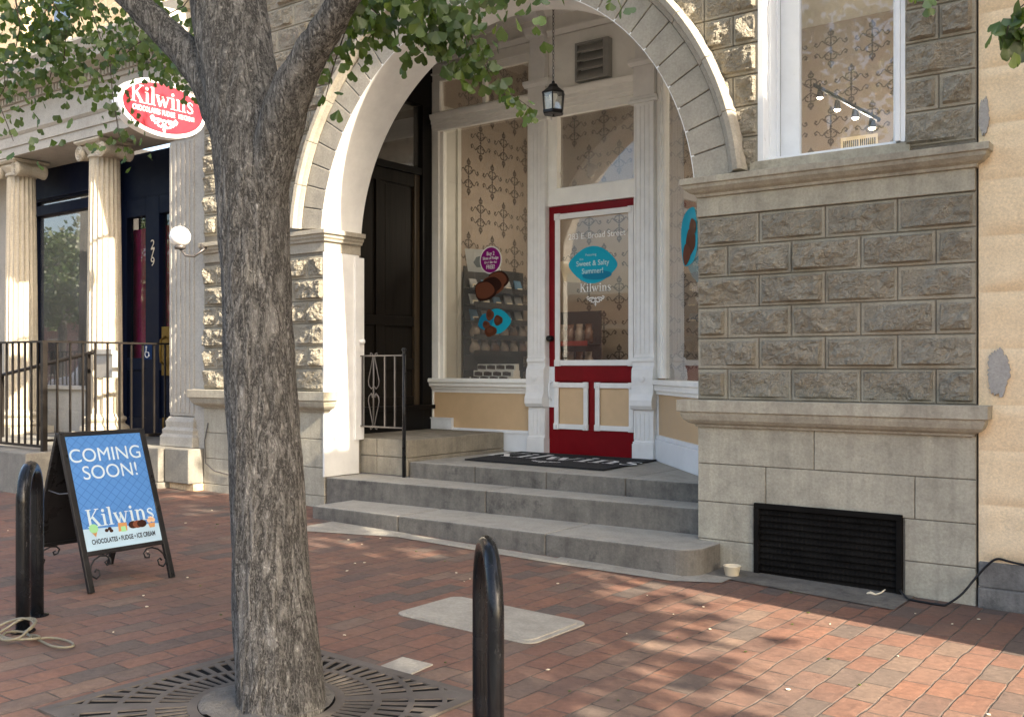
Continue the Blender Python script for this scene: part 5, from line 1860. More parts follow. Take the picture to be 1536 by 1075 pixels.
mb = MB()
mb.obox((rcx, rcy, 0), du_, dn, -0.03, dL + 0.02, -0.024, 0.024, rz, rz + 0.02)
mb.obox((rcx, rcy, 0), du_, dn, 0.03, dL - 0.02, -0.016, 0.016, PT + 0.09, PT + 0.115)
mb.box(-20, rcx - 0.03, rcy - 0.024, rcy + 0.024, rz, rz + 0.02)
mb.box(-20, rcx - 0.03, rcy - 0.016, rcy + 0.016, PT + 0.03, PT + 0.055)
mb.build('rail', M['rail'], RL)
nb = 11
for i in range(1, nb):
    p = Vector((rcx, rcy, 0)) + du_ * (dL * i / nb)
    mb = MB()
    mb.box(p.x - 0.009, p.x + 0.009, p.y - 0.009, p.y + 0.009, PT + 0.115, rz)
    mb.build('baluster', M['rail'], RL)
x = rcx - 0.12
while x > -16.5:
    mb = MB()
    mb.box(x - 0.009, x + 0.009, rcy - 0.009, rcy + 0.009, PT + 0.055, rz)
    mb.build('baluster', M['rail'], RL)
    x -= 0.125
hr0, hr1 = W3(140, 528, 6.0), W3(0, 563, 6.0)
mb = MB()
mb.tube([hr0, hr1, hr1 + (hr1 - hr0) * 0.6], 0.022, 8)
mb.build('handrail', M['rail'], RL, smooth=True)
for t in (0.05, 0.55, 0.98):
    p = hr0.lerp(hr1, t)
    mb = MB()
    mb.box(p.x - 0.02, p.x + 0.02, p.y - 0.02, p.y + 0.02, PT, p.z)
    mb.build('post', M['rail'], RL)

# wall letter box on the second column's inner side
mb = MB()
p = W3(170, 545, yC - 0.26)
mb.box(p.x - 0.28, p.x + 0.05, yC - 0.30, yC - 0.235, p.z - 0.16, p.z + 0.14)
mb.box(p.x - 0.29, p.x + 0.06, yC - 0.32, yC - 0.301, p.z + 0.10, p.z + 0.16)
tag(mb.build('letter_box', M['limegrey'], bevel=0.006), 'small pale box fixed to the right column behind the railing', 'letter box')

# ------------------------------------------------------------------ oval hanging sign
sX = -8.42
syc = (sX / math.tan(math.atan((240 - CCX) / CF) - CYAW))
dS = syc * math.cos(math.atan((240 - CCX) / CF)) / math.cos(math.atan((240 - CCX) / CF) - CYAW)
szc = CZ + (CHY - 164) * dS / CF
ya_, yb_ = sX / math.tan(math.atan((173 - CCX) / CF) - CYAW), sX / math.tan(math.atan((304 - CCX) / CF) - CYAW)
syc = (ya_ + yb_) / 2
ra, rb = (yb_ - ya_) / 2, 43 * dS / CF
OS = thing('hanging_sign', 'red oval hanging sign with a white rim above the dark blue doors', 'sign', (sX, syc, szc))
mb = MB()
ell = lambda k, o: [(syc + (ra * k + o) * math.cos(R(t)), szc + (rb * k + o) * math.sin(R(t))) for t in range(0, 360, 6)]
mb.prism(ell(1, 0), lambda a, b, d: (d, a, b), sX - 0.07, sX + 0.05)
mb.build('rim', M['signrim'], OS, bevel=0.012)
mb = MB()
for sg in (1, -1):
    mb.flat(ell(1, -0.042) if sg > 0 else ell(1, -0.042)[::-1], lambda a, b: (sX + (0.053 if sg > 0 else -0.073), a, b))
mb.build('face', M['signred'], OS, recalc=False)
mb = MB()
fo = lambda a, b: (sX + 0.056, syc + a, szc + b)
serif_word(mb, 'Kilwins', 0.345 * ra, fo, 0, -0.01, 0.005, 0.01)
text_geo(mb, 'CHOCOLATES', 0.14 * ra, fo, 0, ox=-0.40 * ra, oy=-0.1 * ra, bold=0.002, sx=0.68)
text_geo(mb, 'FUDGE', 0.14 * ra, fo, 0, ox=0.10 * ra, oy=-0.1 * ra, bold=0.002, sx=0.68)
text_geo(mb, 'ICE CREAM', 0.12 * ra, fo, 0, ox=0.52 * ra, oy=-0.1 * ra, bold=0.002, sx=0.62)
emblem(mb, 0.29 * ra, fo, 0, 0.0, -0.30 * ra, 0.14)
mb.build('lettering', M['signrim'], OS, recalc=False)
mb = MB()
mb.tube([(sX - 0.01, syc - ra * 0.4, szc + rb * 0.9), (sX - 0.01, syc - ra * 0.4, szc + rb + 0.14)], 0.008, 6)
mb.tube([(sX - 0.01, syc + ra * 0.4, szc + rb * 0.9), (sX - 0.01, syc + ra * 0.4, szc + rb + 0.14)], 0.008, 6)
mb.tube([(sX - 0.01, ya_ + 0.1, szc + rb + 0.14), (sX - 0.01, YF - 0.01, szc + rb + 0.14)], 0.017, 8)
mb.lathe([(0.07, 0.0), (0.07, -0.015), (0.02, -0.03)], (sX - 0.01, YF - 0.001, szc + rb + 0.14), 14, axis='y')
mb.build('bracket', M['black'], OS)

# globe wall lamp
gl_ = W3(270, 355, 6.12)
GL = thing('globe_lamp', 'white glass globe wall lamp on a curved metal arm beside the dark blue doors', 'lamp', tuple(gl_))
mb = MB()
mb.lathe([(0.105 * math.sin(R(t)), -0.105 * math.cos(R(t))) for t in range(0, 181, 12)], gl_, 28)
mb.build('globe', M['ceramic'], GL, smooth=True)
mb = MB()
a_ = Vector((PXL0 + 0.12, YF - 0.008, gl_.z - 0.10))
mb.tube([gl_ + Vector((0, 0, -0.12)), gl_ + Vector((0.05, 0.03, -0.19)), gl_ + Vector((0.12, 0.08, -0.20)), gl_ + Vector((0.2, 0.14, -0.13)), a_ + Vector((-0.02, -0.1, 0.03)), a_ + Vector((0, -0.03, 0)), a_], 0.013, 8)
mb.lathe([(0.05, -0.02), (0.06, 0.0), (0.045, 0.025)], gl_ + Vector((0, 0, -0.105)), 16)
mb.lathe([(0.05, 0.0), (0.05, -0.015), (0.02, -0.03)], a_ + Vector((0, 0.004, 0)), 14, axis='y')
mb.build('arm', M['wrought'], GL, smooth=True)

# ------------------------------------------------------------------ sandwich board
fa, fb = Vector((*G(136, 890, gz(-5.6)), 0)), Vector((*G(257, 866, gz(-5.6)), 0))
bw_ = (fb - fa).length
uu = (fb - fa) / bw_
nn = Vector((uu.y, -uu.x, 0))   # towards the viewer
base = (fa + fb) / 2 - nn * 0.33
base.z = gz(base.x)
AB = thing('sandwich_board', 'black A frame sandwich board with a blue coming soon poster', 'sign', tuple(base), math.atan2(uu.y, uu.x))
# local frame: x along the board, -y towards the viewer
HB, SP = 0.925, 0.33
hw = bw_ / 2
bvx = 0.02


def lean(s, u, t, out=0.0):
    """side s=-1 front / +1 back; t 0..1 up the leg"""
    L = Vector((u, s * SP * (1 - t) + s * 0.012, HB * t))
    nrm = Vector((0, s * HB, SP)).normalized()
    return L + nrm * out


for s_, nm in ((-1, 'front'), (1, 'back')):
    mb = MB()
    for sx in (-1, 1):
        x0_, x1_ = (sx * hw - 0.018, sx * hw + 0.018)
        mb.add([lean(s_, x0_, 0, -0.018), lean(s_, x1_, 0, -0.018), lean(s_, x1_, 0, 0.008), lean(s_, x0_, 0, 0.008), lean(s_, x0_, 1, -0.018), lean(s_, x1_, 1, -0.018), lean(s_, x1_, 1, 0.008), lean(s_, x0_, 1, 0.008)],
               [(3, 2, 1, 0), (4, 5, 6, 7), (0, 1, 5, 4), (1, 2, 6, 5), (2, 3, 7, 6), (3, 0, 4, 7)])
    for t0, t1 in ((0.22, 0.245), (0.975, 1.0)):
        x0_, x1_ = -hw + 0.018, hw - 0.018
        mb.add([lean(s_, x0_, t0, -0.016), lean(s_, x1_, t0, -0.016), lean(s_, x1_, t0, 0.007), lean(s_, x0_, t0, 0.007), lean(s_, x0_, t1, -0.016), lean(s_, x1_, t1, -0.016), lean(s_, x1_, t1, 0.007), lean(s_, x0_, t1, 0.007)],
               [(3, 2, 1, 0), (4, 5, 6, 7), (0, 1, 5, 4), (1, 2, 6, 5), (2, 3, 7, 6), (3, 0, 4, 7)])
    mb.build('frame', M['black'], AB, local=True, bevel=0.003)
    mb = MB()
    for sx in (-1, 1):
        P = lambda L: [lean(s_, sx * (hw - 0.018 - a), 0.22 - b, -0.004) for a, b in L]
        mb.tube(P([(0.0, 0.10), (0.01, 0.06), (0.04, 0.025), (0.08, 0.008), (0.12, 0.012), (0.145, 0.035), (0.14, 0.065), (0.115, 0.07), (0.105, 0.05), (0.12, 0.042)]), 0.0055, 6)
        mb.tube(P([(0.0, 0.085), (0.006, 0.12), (0.03, 0.14), (0.055, 0.125), (0.058, 0.095), (0.04, 0.083), (0.03, 0.1)]), 0.0055, 6)
    mb.build('scroll', M['black'], AB, smooth=True, local=True)
    mb = MB()
    x0_, x1_ = -hw + 0.018, hw - 0.018
    q = [lean(s_, x0_, 0.245, -0.008), lean(s_, x1_, 0.245, -0.008), lean(s_, x1_, 0.975, -0.008), lean(s_, x0_, 0.975, -0.008), lean(s_, x0_, 0.245, 0.002), lean(s_, x1_, 0.245, 0.002), lean(s_, x1_, 0.975, 0.002), lean(s_, x0_, 0.975, 0.002)]
    mb.add(q, [(3, 2, 1, 0), (4, 5, 6, 7), (0, 1, 5, 4), (1, 2, 6, 5), (2, 3, 7, 6), (3, 0, 4, 7)])
    mb.build('panel', M['black'], AB, local=True)
LZ = HB / math.cos(math.atan2(SP, HB))   # leg length
pw, ph = hw * 2 - 0.04, LZ * (0.972 - 0.248)
fp = lambda k: (lambda a, b: tuple(lean(-1, a, 0.248 + b / LZ, 0.0032 + k * 0.0008)))
mb = MB()
X = pw / 2
mb.flat([(-X, ph * 0.19), (X, ph * 0.155), (X, ph), (-X, ph)], fp(0), 0)
mb.flat([(-X, 0), (X, 0), (X, ph * 0.155), (-X, ph * 0.19)], fp(0), 1)


def clip_line(a, b, x0, x1, y0, y1):
    (ax, ay), (bx, by) = a, b
    t0, t1 = 0.0, 1.0
    for p, q in ((ax - bx, ax - x0), (bx - ax, x1 - ax), (ay - by, ay - y0), (by - ay, y1 - ay)):
        if abs(p) < 1e-9:
            if q < 0:
                return None
            continue
        r = q / p
        if p < 0:
            t0 = max(t0, r)
        else:
            t1 = min(t1, r)
    if t0 >= t1:
        return None
    return [(ax + (bx - ax) * t0, ay + (by - ay) * t0), (ax + (bx - ax) * t1, ay + (by - ay) * t1)]


for k in range(-26, 40):
    for sg in (1, -1):
        c_ = k * 0.062
        seg = clip_line((-X, c_), (X, c_ + sg * pw * 0.95), -X, X, ph * 0.19, ph)
        if seg:
            mb.stroke(seg, 0.0035, fp(1), 2)
text_geo(mb, 'COMING', 0.122, fp(2), 3, oy=ph * 0.82, ox=-0.01, sx=1.0)
text_geo(mb, 'SOON!', 0.122, fp(2), 3, oy=ph * 0.665, ox=0.0, sx=1.0)
serif_word(mb, 'Kilwins', 0.108, fp(2), 3, 0.01, ph * 0.20, 0.025)
text_geo(mb, 'CHOCOLATES \u2022 FUDGE \u2022 ICE CREAM', 0.040, fp(2), 4, oy=ph * 0.07, sx=0.66, bold=0.0012)
f5 = fp(3)
f6 = fp(4)
cx = -X * 0.74
mb.flat([(cx - 0.022, ph * 0.165), (cx + 0.022, ph * 0.165), (cx + 0.006, ph * 0.11)], f5, 6)
mb.flat([(cx + 0.03 * math.cos(R(t)), ph * 0.185 + 0.028 * math.sin(R(t))) for t in range(0, 360, 24)], f6, 5)
for k, (dx_, dz_) in enumerate(((-0.01, 0.0), (0.012, 0.008), (0.02, -0.006))):
    mb.flat([(-X * 0.38 + dx_ + 0.013 * math.cos(R(t)), ph * 0.155 + dz_ + 0.011 * math.sin(R(t))) for t in range(0, 360, 30)], lambda a, b, k=k: fp(3 + k * 0.3)(a, b), 7)
mb.flat([(-0.03, ph * 0.13), (0.03, ph * 0.13), (0.035, ph * 0.2), (-0.025, ph * 0.205)], f5, 6)
mb.flat([(-0.012, ph * 0.125), (0.022, ph * 0.125), (0.02, ph * 0.17), (-0.01, ph * 0.17)], f6, 5)
for k in range(3):
    c_ = X * 0.30 + k * 0.03
    mb.flat([(c_ + 0.034 * math.cos(R(t)), ph * 0.172 + 0.024 * math.sin(R(t))) for t in range(0, 360, 24)], lambda a, b, k=k: fp(3 + k * 0.4)(a, b), 7 if k != 1 else 8)
cx = X * 0.80
mb.flat([(cx - 0.025, ph * 0.165), (cx + 0.025, ph * 0.165), (cx + 0.018, ph * 0.125), (cx - 0.018, ph * 0.125)], f5, 6)
for dx_, dz_ in ((-0.013, 0.19), (0.013, 0.19), (0, 0.205)):
    mb.flat([(cx + dx_ + 0.016 * math.cos(R(t)), ph * dz_ + 0.014 * math.sin(R(t))) for t in range(0, 360, 30)], f6, 9)
M['cone'] = flatm('waffle_cone', (0.42, 0.22, 0.09))
M['creamscoop'] = flatm('cream_scoop', (0.6, 0.42, 0.28))
mb.build('poster', [M['signblue'], M['signpale'], M['signblueline'], M['signtext'], M['black2'], M['mint'], M['cone'], M['chocdark'], M['chocmid'], M['creamscoop']], AB, local=True, recalc=False)
mb = MB()
mb.tube([lean(-1, -hw, 0.62, -0.01), Vector((-hw, 0, HB * 0.60)), lean(1, -hw, 0.62, -0.01)], 0.004, 6)
mb.tube([lean(-1, hw, 0.62, -0.01), Vector((hw, 0, HB * 0.60)), lean(1, hw, 0.62, -0.01)], 0.004, 6)
mb.build('stay_chain', M['wrought'], AB, local=True)

# ------------------------------------------------------------------ bike hoops
def bike_hoop(label, x, y, rot, h=0.815, wd=0.52, r=0.027):
    t = thing('bike_rack', label, 'bike rack', (x, y, gz(x)), rot, 'black hoop bike racks along the kerb')
    mb = MB()
    rr = wd / 2
    pts = [(-rr, 0, -0.05), (-rr, 0, h * 0.35), (-rr, 0, h - rr)]
    for k in range(1, 16):
        a = math.pi - math.pi * k / 16
        pts.append((rr * math.cos(a), 0, h - rr + rr * math.sin(a)))
    pts += [(rr, 0, h - rr), (rr, 0, h * 0.35), (rr, 0, -0.05)]
    mb.tube(pts, r, 16)
    mb.build('hoop', M['iron'], t, smooth=True, local=True)
    for sx in (-1, 1):
        mb = MB()
        mb.lathe([(0.06, 0.0), (0.06, 0.006), (0.03, 0.012)], (sx * rr, 0, 0), 20)
        mb.build('foot_plate', M['iron'], t, local=True)
    return t


n1 = G(35, 945, gz(-5.3))
n2_ = G(55, 922, gz(-5.5))
bike_hoop(r=0.034, label='black hoop bike rack at the left edge with a cable coiled at its foot', x=(n1[0] + n2_[0]) / 2, y=(n1[1] + n2_[1]) / 2, rot=math.atan2(n2_[1] - n1[1], n2_[0] - n1[0]), wd=math.hypot(n2_[0] - n1[0], n2_[1] - n1[1]) + 0.02)
hx, hy = -1.95, 2.48
view = math.atan2(hy, hx)
bike_hoop('black hoop bike rack standing on the brick paving right of the tree', hx - 0.19 * math.cos(view - math.pi) * 0.8 - 0.01, hy + 0.13, view + R(7.0), wd=0.42)

# cable lock coiled at the foot of the left hoop
mb = MB()
cc = Vector((*G(28, 962, gz(-5)), gz(-5)))
pts = []
for k in range(70):
    a = k * 0.30
    rr = 0.085 + 0.018 * math.sin(k * 0.7)
    pts.append(cc + Vector((rr * 1.2 * math.cos(a) - 0.05 + 0.0008 * k, rr * math.sin(a) * 0.8, 0.02 + 0.075 * (0.5 + 0.5 * math.sin(a * 0.5 + 0.6)) * (0.6 + 0.4 * math.sin(a)))))
for k in range(12):
    a = -1.2 + k * 0.42
    pts.append(cc + Vector((0.20 + 0.13 * math.cos(a), 0.08 + 0.05 * math.sin(a), 0.012)))
mb.tube(pts, 0.0065, 7)
tag(mb.build('cable_lock', paint('dull_beige_cable', (0.16, 0.145, 0.10), 0.5, 0.2), smooth=True), 'coiled beige cable lock on the bricks at the foot of the left bike rack', 'cable lock')

# paper cup by the plinth
cp = Vector((*G(1098, 863, gz(-2.9)), gz(-2.9)))
mb = MB()
mb.lathe([(0.042, 0.0), (0.045, 0.004), (0.056, 0.062), (0.060, 0.066), (0.056, 0.07), (0.052, 0.064), (0.043, 0.012), (0.0, 0.010)], cp, 20)
tag(mb.build('paper_cup', M['cream'], smooth=True), 'small white paper cup on the ground at the end of the steps', 'cup')
# black cable along the foot of the wall
cpts = [W3(px_, py_, yy) for px_, py_, yy in ((1350, 884, 6.36), (1362, 898, 6.30), (1385, 908, 6.28), (1412, 909, 6.28), (1440, 893, 6.32), (1462, 868, 6.37), (1478, 850, 6.385), (1495, 838, 6.385), (1515, 842, 6.385), (1550, 850, 6.385))]
mb = MB()
sm = []
for i in range(len(cpts) - 1):
    p0, p1, p2, p3 = cpts[max(i - 1, 0)], cpts[i], cpts[i + 1], cpts[min(i + 2, len(cpts) - 1)]
    for k in range(5):
        t = k / 5
        sm.append(0.5 * ((2 * p1) + (p2 - p0) * t + (2 * p0 - 5 * p1 + 4 * p2 - p3) * t * t + (3 * p1 - p0 - 3 * p2 + p3) * t ** 3))
sm.append(cpts[-1])
for p in sm:
    p.z = max(p.z, gz(p.x) + 0.008)
mb.tube(sm, 0.007, 7)
tag(mb.build('wall_cable', M['black'], smooth=True), 'thin black cable sagging from the vent to the yellow wall', 'cable')
mb = MB()
rg = Vector((*G(1310, 893, gz(-1.9)), gz(-1.9)))
mb.tube([rg + Vector(v) for v in ((-0.04, 0.0, 0.008), (-0.02, 0.015, 0.013), (0.015, 0.0, 0.01), (0.04, 0.02, 0.02), (0.06, 0.04, 0.04))], [0.006, 0.010, 0.006, 0.005, 0.003], 8)
tag(mb.build('litter_scrap', M['cream'], smooth=True), 'twisted scrap of white litter on the ground below the vent', 'litter')
# thin cable on the left pier
mb = MB()
mb.tube([W3(312, 634, YF - 0.01), W3(307, 660, YF - 0.012), W3(308, 694, YF - 0.012), W3(322, 706, YF - 0.012), W3(345, 712, YF - 0.012)], 0.006, 6)
tag(mb.build('wall_cable', M['wrought'], smooth=True), 'thin grey cable hanging on the stone behind the tree trunk', 'cable')

# utility cover
uc = [G(px_, py_, gz(-3.6)) for px_, py_ in ((592, 921), (690, 895), (873, 932), (800, 963))]
cxm = sum(p[0] for p in uc) / 4
cym = sum(p[1] for p in uc) / 4
hx_, hy_ = 0.47, 0.27
mb = MB()


def rrect(hx, hy, r, n=6):
    out = []
    for sx, sy, a0 in ((1, 1, 0), (-1, 1, 90), (-1, -1, 180), (1, -1, 270)):
        for k in range(n + 1):
            a = R(a0 + 90 * k / n)
            out.append((sx * (hx - r) + r * math.cos(a), sy * (hy - r) + r * math.sin(a)))
    return out


zc_ = gz(cxm)
UC = thing('utility_cover', 'pale concrete utility cover set into the brick paving', 'cover', (cxm, cym, zc_))
mb = MB()
mb.prism(rrect(hx_, hy_, 0.07), lambda a, b, d: (cxm + a, cym + b, d + gz(cxm + a)), -0.05, 0.006)
mb.build('rim', M['concrete'], UC, bevel=0.003)
mb = MB()
mb.prism(rrect(hx_ - 0.035, hy_ - 0.035, 0.05), lambda a, b, d: (cxm + a, cym + b, d + gz(cxm + a)), -0.05, 0.011)
mb.build('lid', M['concrete'], UC, bevel=0.004)
pv = G(855, 1003 - 245 + 245, gz(-3))
pv = G(600, 1002, gz(-3))
mb = MB()
pq = [G(px_, py_, gz(-2.9)) for px_, py_ in ((567, 1003), (604, 988), (650, 998), (612, 1015))]
mb.add([(a, b, gz(a) + 0.006) for a, b in pq] + [(a, b, gz(a) - 0.03) for a, b in pq], [(0, 1, 2, 3), (0, 1, 5, 4), (1, 2, 6, 5), (2, 3, 7, 6), (3, 0, 4, 7)])
tag(mb.build('paving_slab', M['concrete'], bevel=0.004), 'single grey slab set among the bricks beside the tree grate', 'slab')

# ------------------------------------------------------------------ tree grate
gcx, gcy, gh = -3.27, 2.70, 0.61
gzz = gz(gcx)
TG = thing('tree_grate', 'square cast iron tree grate with radiating slots around the trunk', 'tree grate', (gcx, gcy, gzz))
mb = MB()


def sqr(t, rad):
    """clip a polar radius to the square"""
    m = gh / max(abs(math.cos(t)), abs(math.sin(t)))
    return min(rad, m)


NS = 60
bands_ = [(0.275, 0.315, 1), (0.315, 0.435, 0), (0.435, 0.465, 1), (0.465, 0.575, 0), (0.575, 0.60, 1), (0.60, 0.715, 0), (0.715, 0.735, 1), (0.735, 0.90, 0)]
gp = lambda t, r_, z: (gcx + r_ * math.cos(t), gcy + r_ * math.sin(t), z + gz(gcx + r_ * math.cos(t)))
for r0, r1, solid in bands_:
    for k in range(NS):
        t0, t1 = 2 * math.pi * k / NS, 2 * math.pi * (k + (1 if solid else 0.42)) / NS
        rib = min(abs(((k + 0.5) * 360 / NS) % 90 - 45), 999) < 3.1
        if rib:
            t1 = 2 * math.pi * (k + 1) / NS
        tn0, tn1 = t0, t1
        rr = [sqr(t0, r0), sqr(t1, r0), sqr(t1, r1), sqr(t0, r1)]
        if rr[2] - rr[1] < 0.002 and rr[3] - rr[0] < 0.002:
            continue
        pts = [gp(t0, rr[0], 0.0085), gp(t1, rr[1], 0.0085), gp(t1, rr[2], 0.0085), gp(t0, rr[3], 0.0085)]
        low = [(a, b, c - 0.03) for a, b, c in pts]
        mb.add(pts + low, [(0, 1, 2, 3), (0, 1, 5, 4), (1, 2, 6, 5), (2, 3, 7, 6), (3, 0, 4, 7)])
bd = 0.03
for x0_, x1_, y0_, y1_ in ((-gh - 0.02, gh + 0.02, gh - bd, gh + 0.02), (-gh - 0.02, gh + 0.02, -gh - 0.02, -gh + bd), (-gh - 0.02, -gh + bd, -gh + bd, gh - bd), (gh - bd, gh + 0.02, -gh + bd, gh - bd)):
    a = [(gcx + x0_, gcy + y0_), (gcx + x1_, gcy + y0_), (gcx + x1_, gcy + y1_), (gcx + x0_, gcy + y1_)]
    mb.add([(p, q, gz(p) + 0.0095) for p, q in a] + [(p, q, gz(p) - 0.03) for p, q in a], [(0, 1, 2, 3), (0, 1, 5, 4), (1, 2, 6, 5), (2, 3, 7, 6), (3, 0, 4, 7)])
mb.build('grate', M['grate'], TG)
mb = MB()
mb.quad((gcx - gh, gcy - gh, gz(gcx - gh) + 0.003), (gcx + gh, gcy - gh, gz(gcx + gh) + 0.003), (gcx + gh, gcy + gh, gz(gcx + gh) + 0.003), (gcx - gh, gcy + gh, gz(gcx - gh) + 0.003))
mb.build('slot_shade', M['dark'], TG)  # flat black sheet standing in for the shade below the slots
mb = MB()
V, Fc = [], []
nr, na = 10, 48
for i in range(nr + 1):
    for j in range(na):
        r_ = 0.272 * i / nr
        t = 2 * math.pi * j / na
        x, yy = r_ * math.cos(t), r_ * math.sin(t)
        V.append((gcx + x, gcy + yy, gzz + 0.020 + 0.014 * noise.noise(Vector((x * 14, yy * 14, 3))) + 0.012 * noise.noise(Vector((x * 45, yy * 45, 7))) + 0.015 * (1 - i / nr)))
for i in range(nr):
    for j in range(na):
        Fc.append((i * na + j, i * na + (j + 1) % na, (i + 1) * na + (j + 1) % na, (i + 1) * na + j))
mb.add(V, Fc)
mb.build('soil', M['soil'], TG, smooth=True)

# ------------------------------------------------------------------ trees
def limb(mb, pts, rs, n=14, rough=0.0, seed=0.0, seg=6):
    """smooth tapered limb through pts with furrowed surface"""
    P, Q = [], []
    for i in range(len(pts) - 1):
        p0, p1, p2, p3 = pts[max(i - 1, 0)], pts[i], pts[i + 1], pts[min(i + 2, len(pts) - 1)]
        for k in range(seg):
            t = k / seg
            P.append(0.5 * ((2 * p1) + (p2 - p0) * t + (2 * p0 - 5 * p1 + 4 * p2 - p3) * t * t + (3 * p1 - p0 - 3 * p2 + p3) * t ** 3))
            Q.append(rs[i] + (rs[i + 1] - rs[i]) * t)
    P.append(pts[-1])
    Q.append(rs[-1])
    b = len(mb.v)
    mb.tube(P, Q, n)
    if rough:
        for i in range(len(P)):
            for j in range(n):
                v = Vector(mb.v[b + i * n + j])
                c = P[i]
                d = (v - c)
                a = 2 * math.pi * j / n
                nz = noise.noise(Vector((math.cos(a) * 3.2, math.sin(a) * 3.2, v.z * 1.1 + seed))) * 0.5 + noise.noise(Vector((math.cos(a) * 9, math.sin(a) * 9, v.z * 2.6 + seed))) * 0.5
                nz2 = noise.noise(Vector((math.cos(a) * 1.1, math.sin(a) * 1.1, v.z * 1.3 + seed)))
                rg_ = abs(noise.noise(Vector((v.x * 21, v.y * 21, v.z * 3.2 + seed)))) * 2.0 - 0.6
                mb.v[b + i * n + j] = tuple(c + d * (1 + rough * nz * 0.6 + rough * 0.9 * nz2) + d.normalized() * 0.007 * rg_)


def leaf(mb, p, size, down=None, rnd=random):
    """one fan-shaped leaf hanging from p"""
    d = (down or Vector((rnd.gauss(0, 0.55), rnd.gauss(0, 0.55), -1))).normalized()
    s = d.cross(Vector((rnd.gauss(0, 1), rnd.gauss(0, 1), rnd.gauss(0, 0.5)))).normalized()
    nrm = d.cross(s)
    st = p + d * size * 0.35
    w_, h_ = size * rnd.uniform(0.5, 0.66), size * rnd.uniform(0.75, 0.95)
    cu = size * rnd.uniform(-0.12, 0.2)
    def P(a, b, c):
        return st + s * w_ * a + d * h_ * b + nrm * cu * c
    ch = rnd.uniform(0.72, 0.9)
    V = [st, P(0.5, 0.30, 0.8), P(0.92, 0.52, 1.5), P(0.86, 0.78, 1.0), P(0.5, 1.0, 0.5), P(0.18, 0.99, 0.0), P(0, ch, 0),
         P(-0.18, 0.99, 0.0), P(-0.5, 1.0, 0.5), P(-0.86, 0.78, 1.0), P(-0.92, 0.52, 1.5), P(-0.5, 0.30, 0.8)]
    mb.add(V, [(0, 1, 2, 3, 4), (0, 4, 5, 6), (0, 6, 7, 8), (0, 8, 9, 10, 11)])


TB = (W(424, 1075, 2.70)[0], 2.70)
TRE = thing('ginkgo_tree', 'street tree with rough grey trunk and fan shaped leaves standing in the grate', 'tree', (TB[0], TB[1], gz(TB[0])))
mb = MB()


def tp(px_, py_, w_, y_):
    phi = math.atan((px_ - CCX) / CF)
    d = y_ * math.cos(phi) / math.cos(phi - CYAW)
    return W3(px_, py_, y_), w_ * d / CF / 2


tr = [tp(*a) for a in ((427, 1112, 172, 2.70), (424, 1070, 132, 2.70), (415, 950, 123, 2.71), (404, 800, 113, 2.72), (392, 600, 107, 2.74), (384, 400, 104, 2.76), (376, 250, 107, 2.78), (365, 150, 112, 2.80), (347, 40, 114, 2.82), (335, -60, 108, 2.84), (322, -180, 104, 2.88), (318, -330, 80, 2.9), (330, -520, 50, 2.95))]
limb(mb, [a for a, b in tr], [b for a, b in tr], 130, 0.055, 0, 30)
lb = [tp(*a) for a in ((362, 260, 50, 2.80), (338, 165, 72, 2.79), (303, 103, 58, 2.76), (262, 62, 48, 2.72), (215, 15, 43, 2.66), (165, -40, 44, 2.6), (110, -120, 34, 2.5), (60, -230, 22, 2.45), (20, -330, 10, 2.4))]
limb(mb, [a for a, b in lb], [b for a, b in lb], 28, 0.05, 5, 8)
rbp = [tp(*a) for a in ((388, 360, 62, 2.77), (402, 270, 66, 2.78), (421, 190, 68, 2.78), (441, 130, 62, 2.77), (464, 86, 53, 2.76), (496, 33, 48, 2.74), (528, -20, 45, 2.72), (575, -110, 44, 2.7), (640, -220, 30, 2.75), (720, -330, 14, 2.8))]
limb(mb, [a for a, b in rbp], [b for a, b in rbp], 32, 0.05, 9, 8)
for a, b, c in ((tr[10][0], Vector((-4.6, 3.6, 5.6)), 0.09), (tr[10][0], Vector((-2.9, 1.6, 5.8)), 0.08), (tr[11][0], Vector((-4.1, 2.0, 6.6)), 0.06), (lb[6][0], Vector((-6.2, 3.2, 4.6)), 0.05), (rbp[7][0], Vector((-2.2, 4.2, 4.9)), 0.05)):
    limb(mb, [a, a.lerp(b, 0.5) + Vector((0, 0, 0.15)), b], [c, c * 0.6, c * 0.2], 10, 0, 0, 6)
mb.build('trunk', M['bark'], TRE, smooth=True)

# twigs and leaves in view, each twig a drooping spray
random.seed(21)
cr = MB()
tw = MB()


def spray(path, n, spread, size, wd=0.006):
    """path [(px,py,y)], leaves scattered along it (spread in metres)"""
    P = [W3(*p) for p in path]
    tw.tube(P, [wd] + [wd * 0.5] * (len(P) - 2) + [wd * 0.25], 5)
    for _ in range(n):
        t = random.random() * (len(P) - 1)
        i = min(int(t), len(P) - 2)
        c = P[i].lerp(P[i + 1], t - i)
        o = Vector((random.gauss(0, spread), random.gauss(0, spread * 1.6), random.gauss(0, spread * 0.8)))
        leaf(cr, c + o, size * random.uniform(0.6, 1.05))


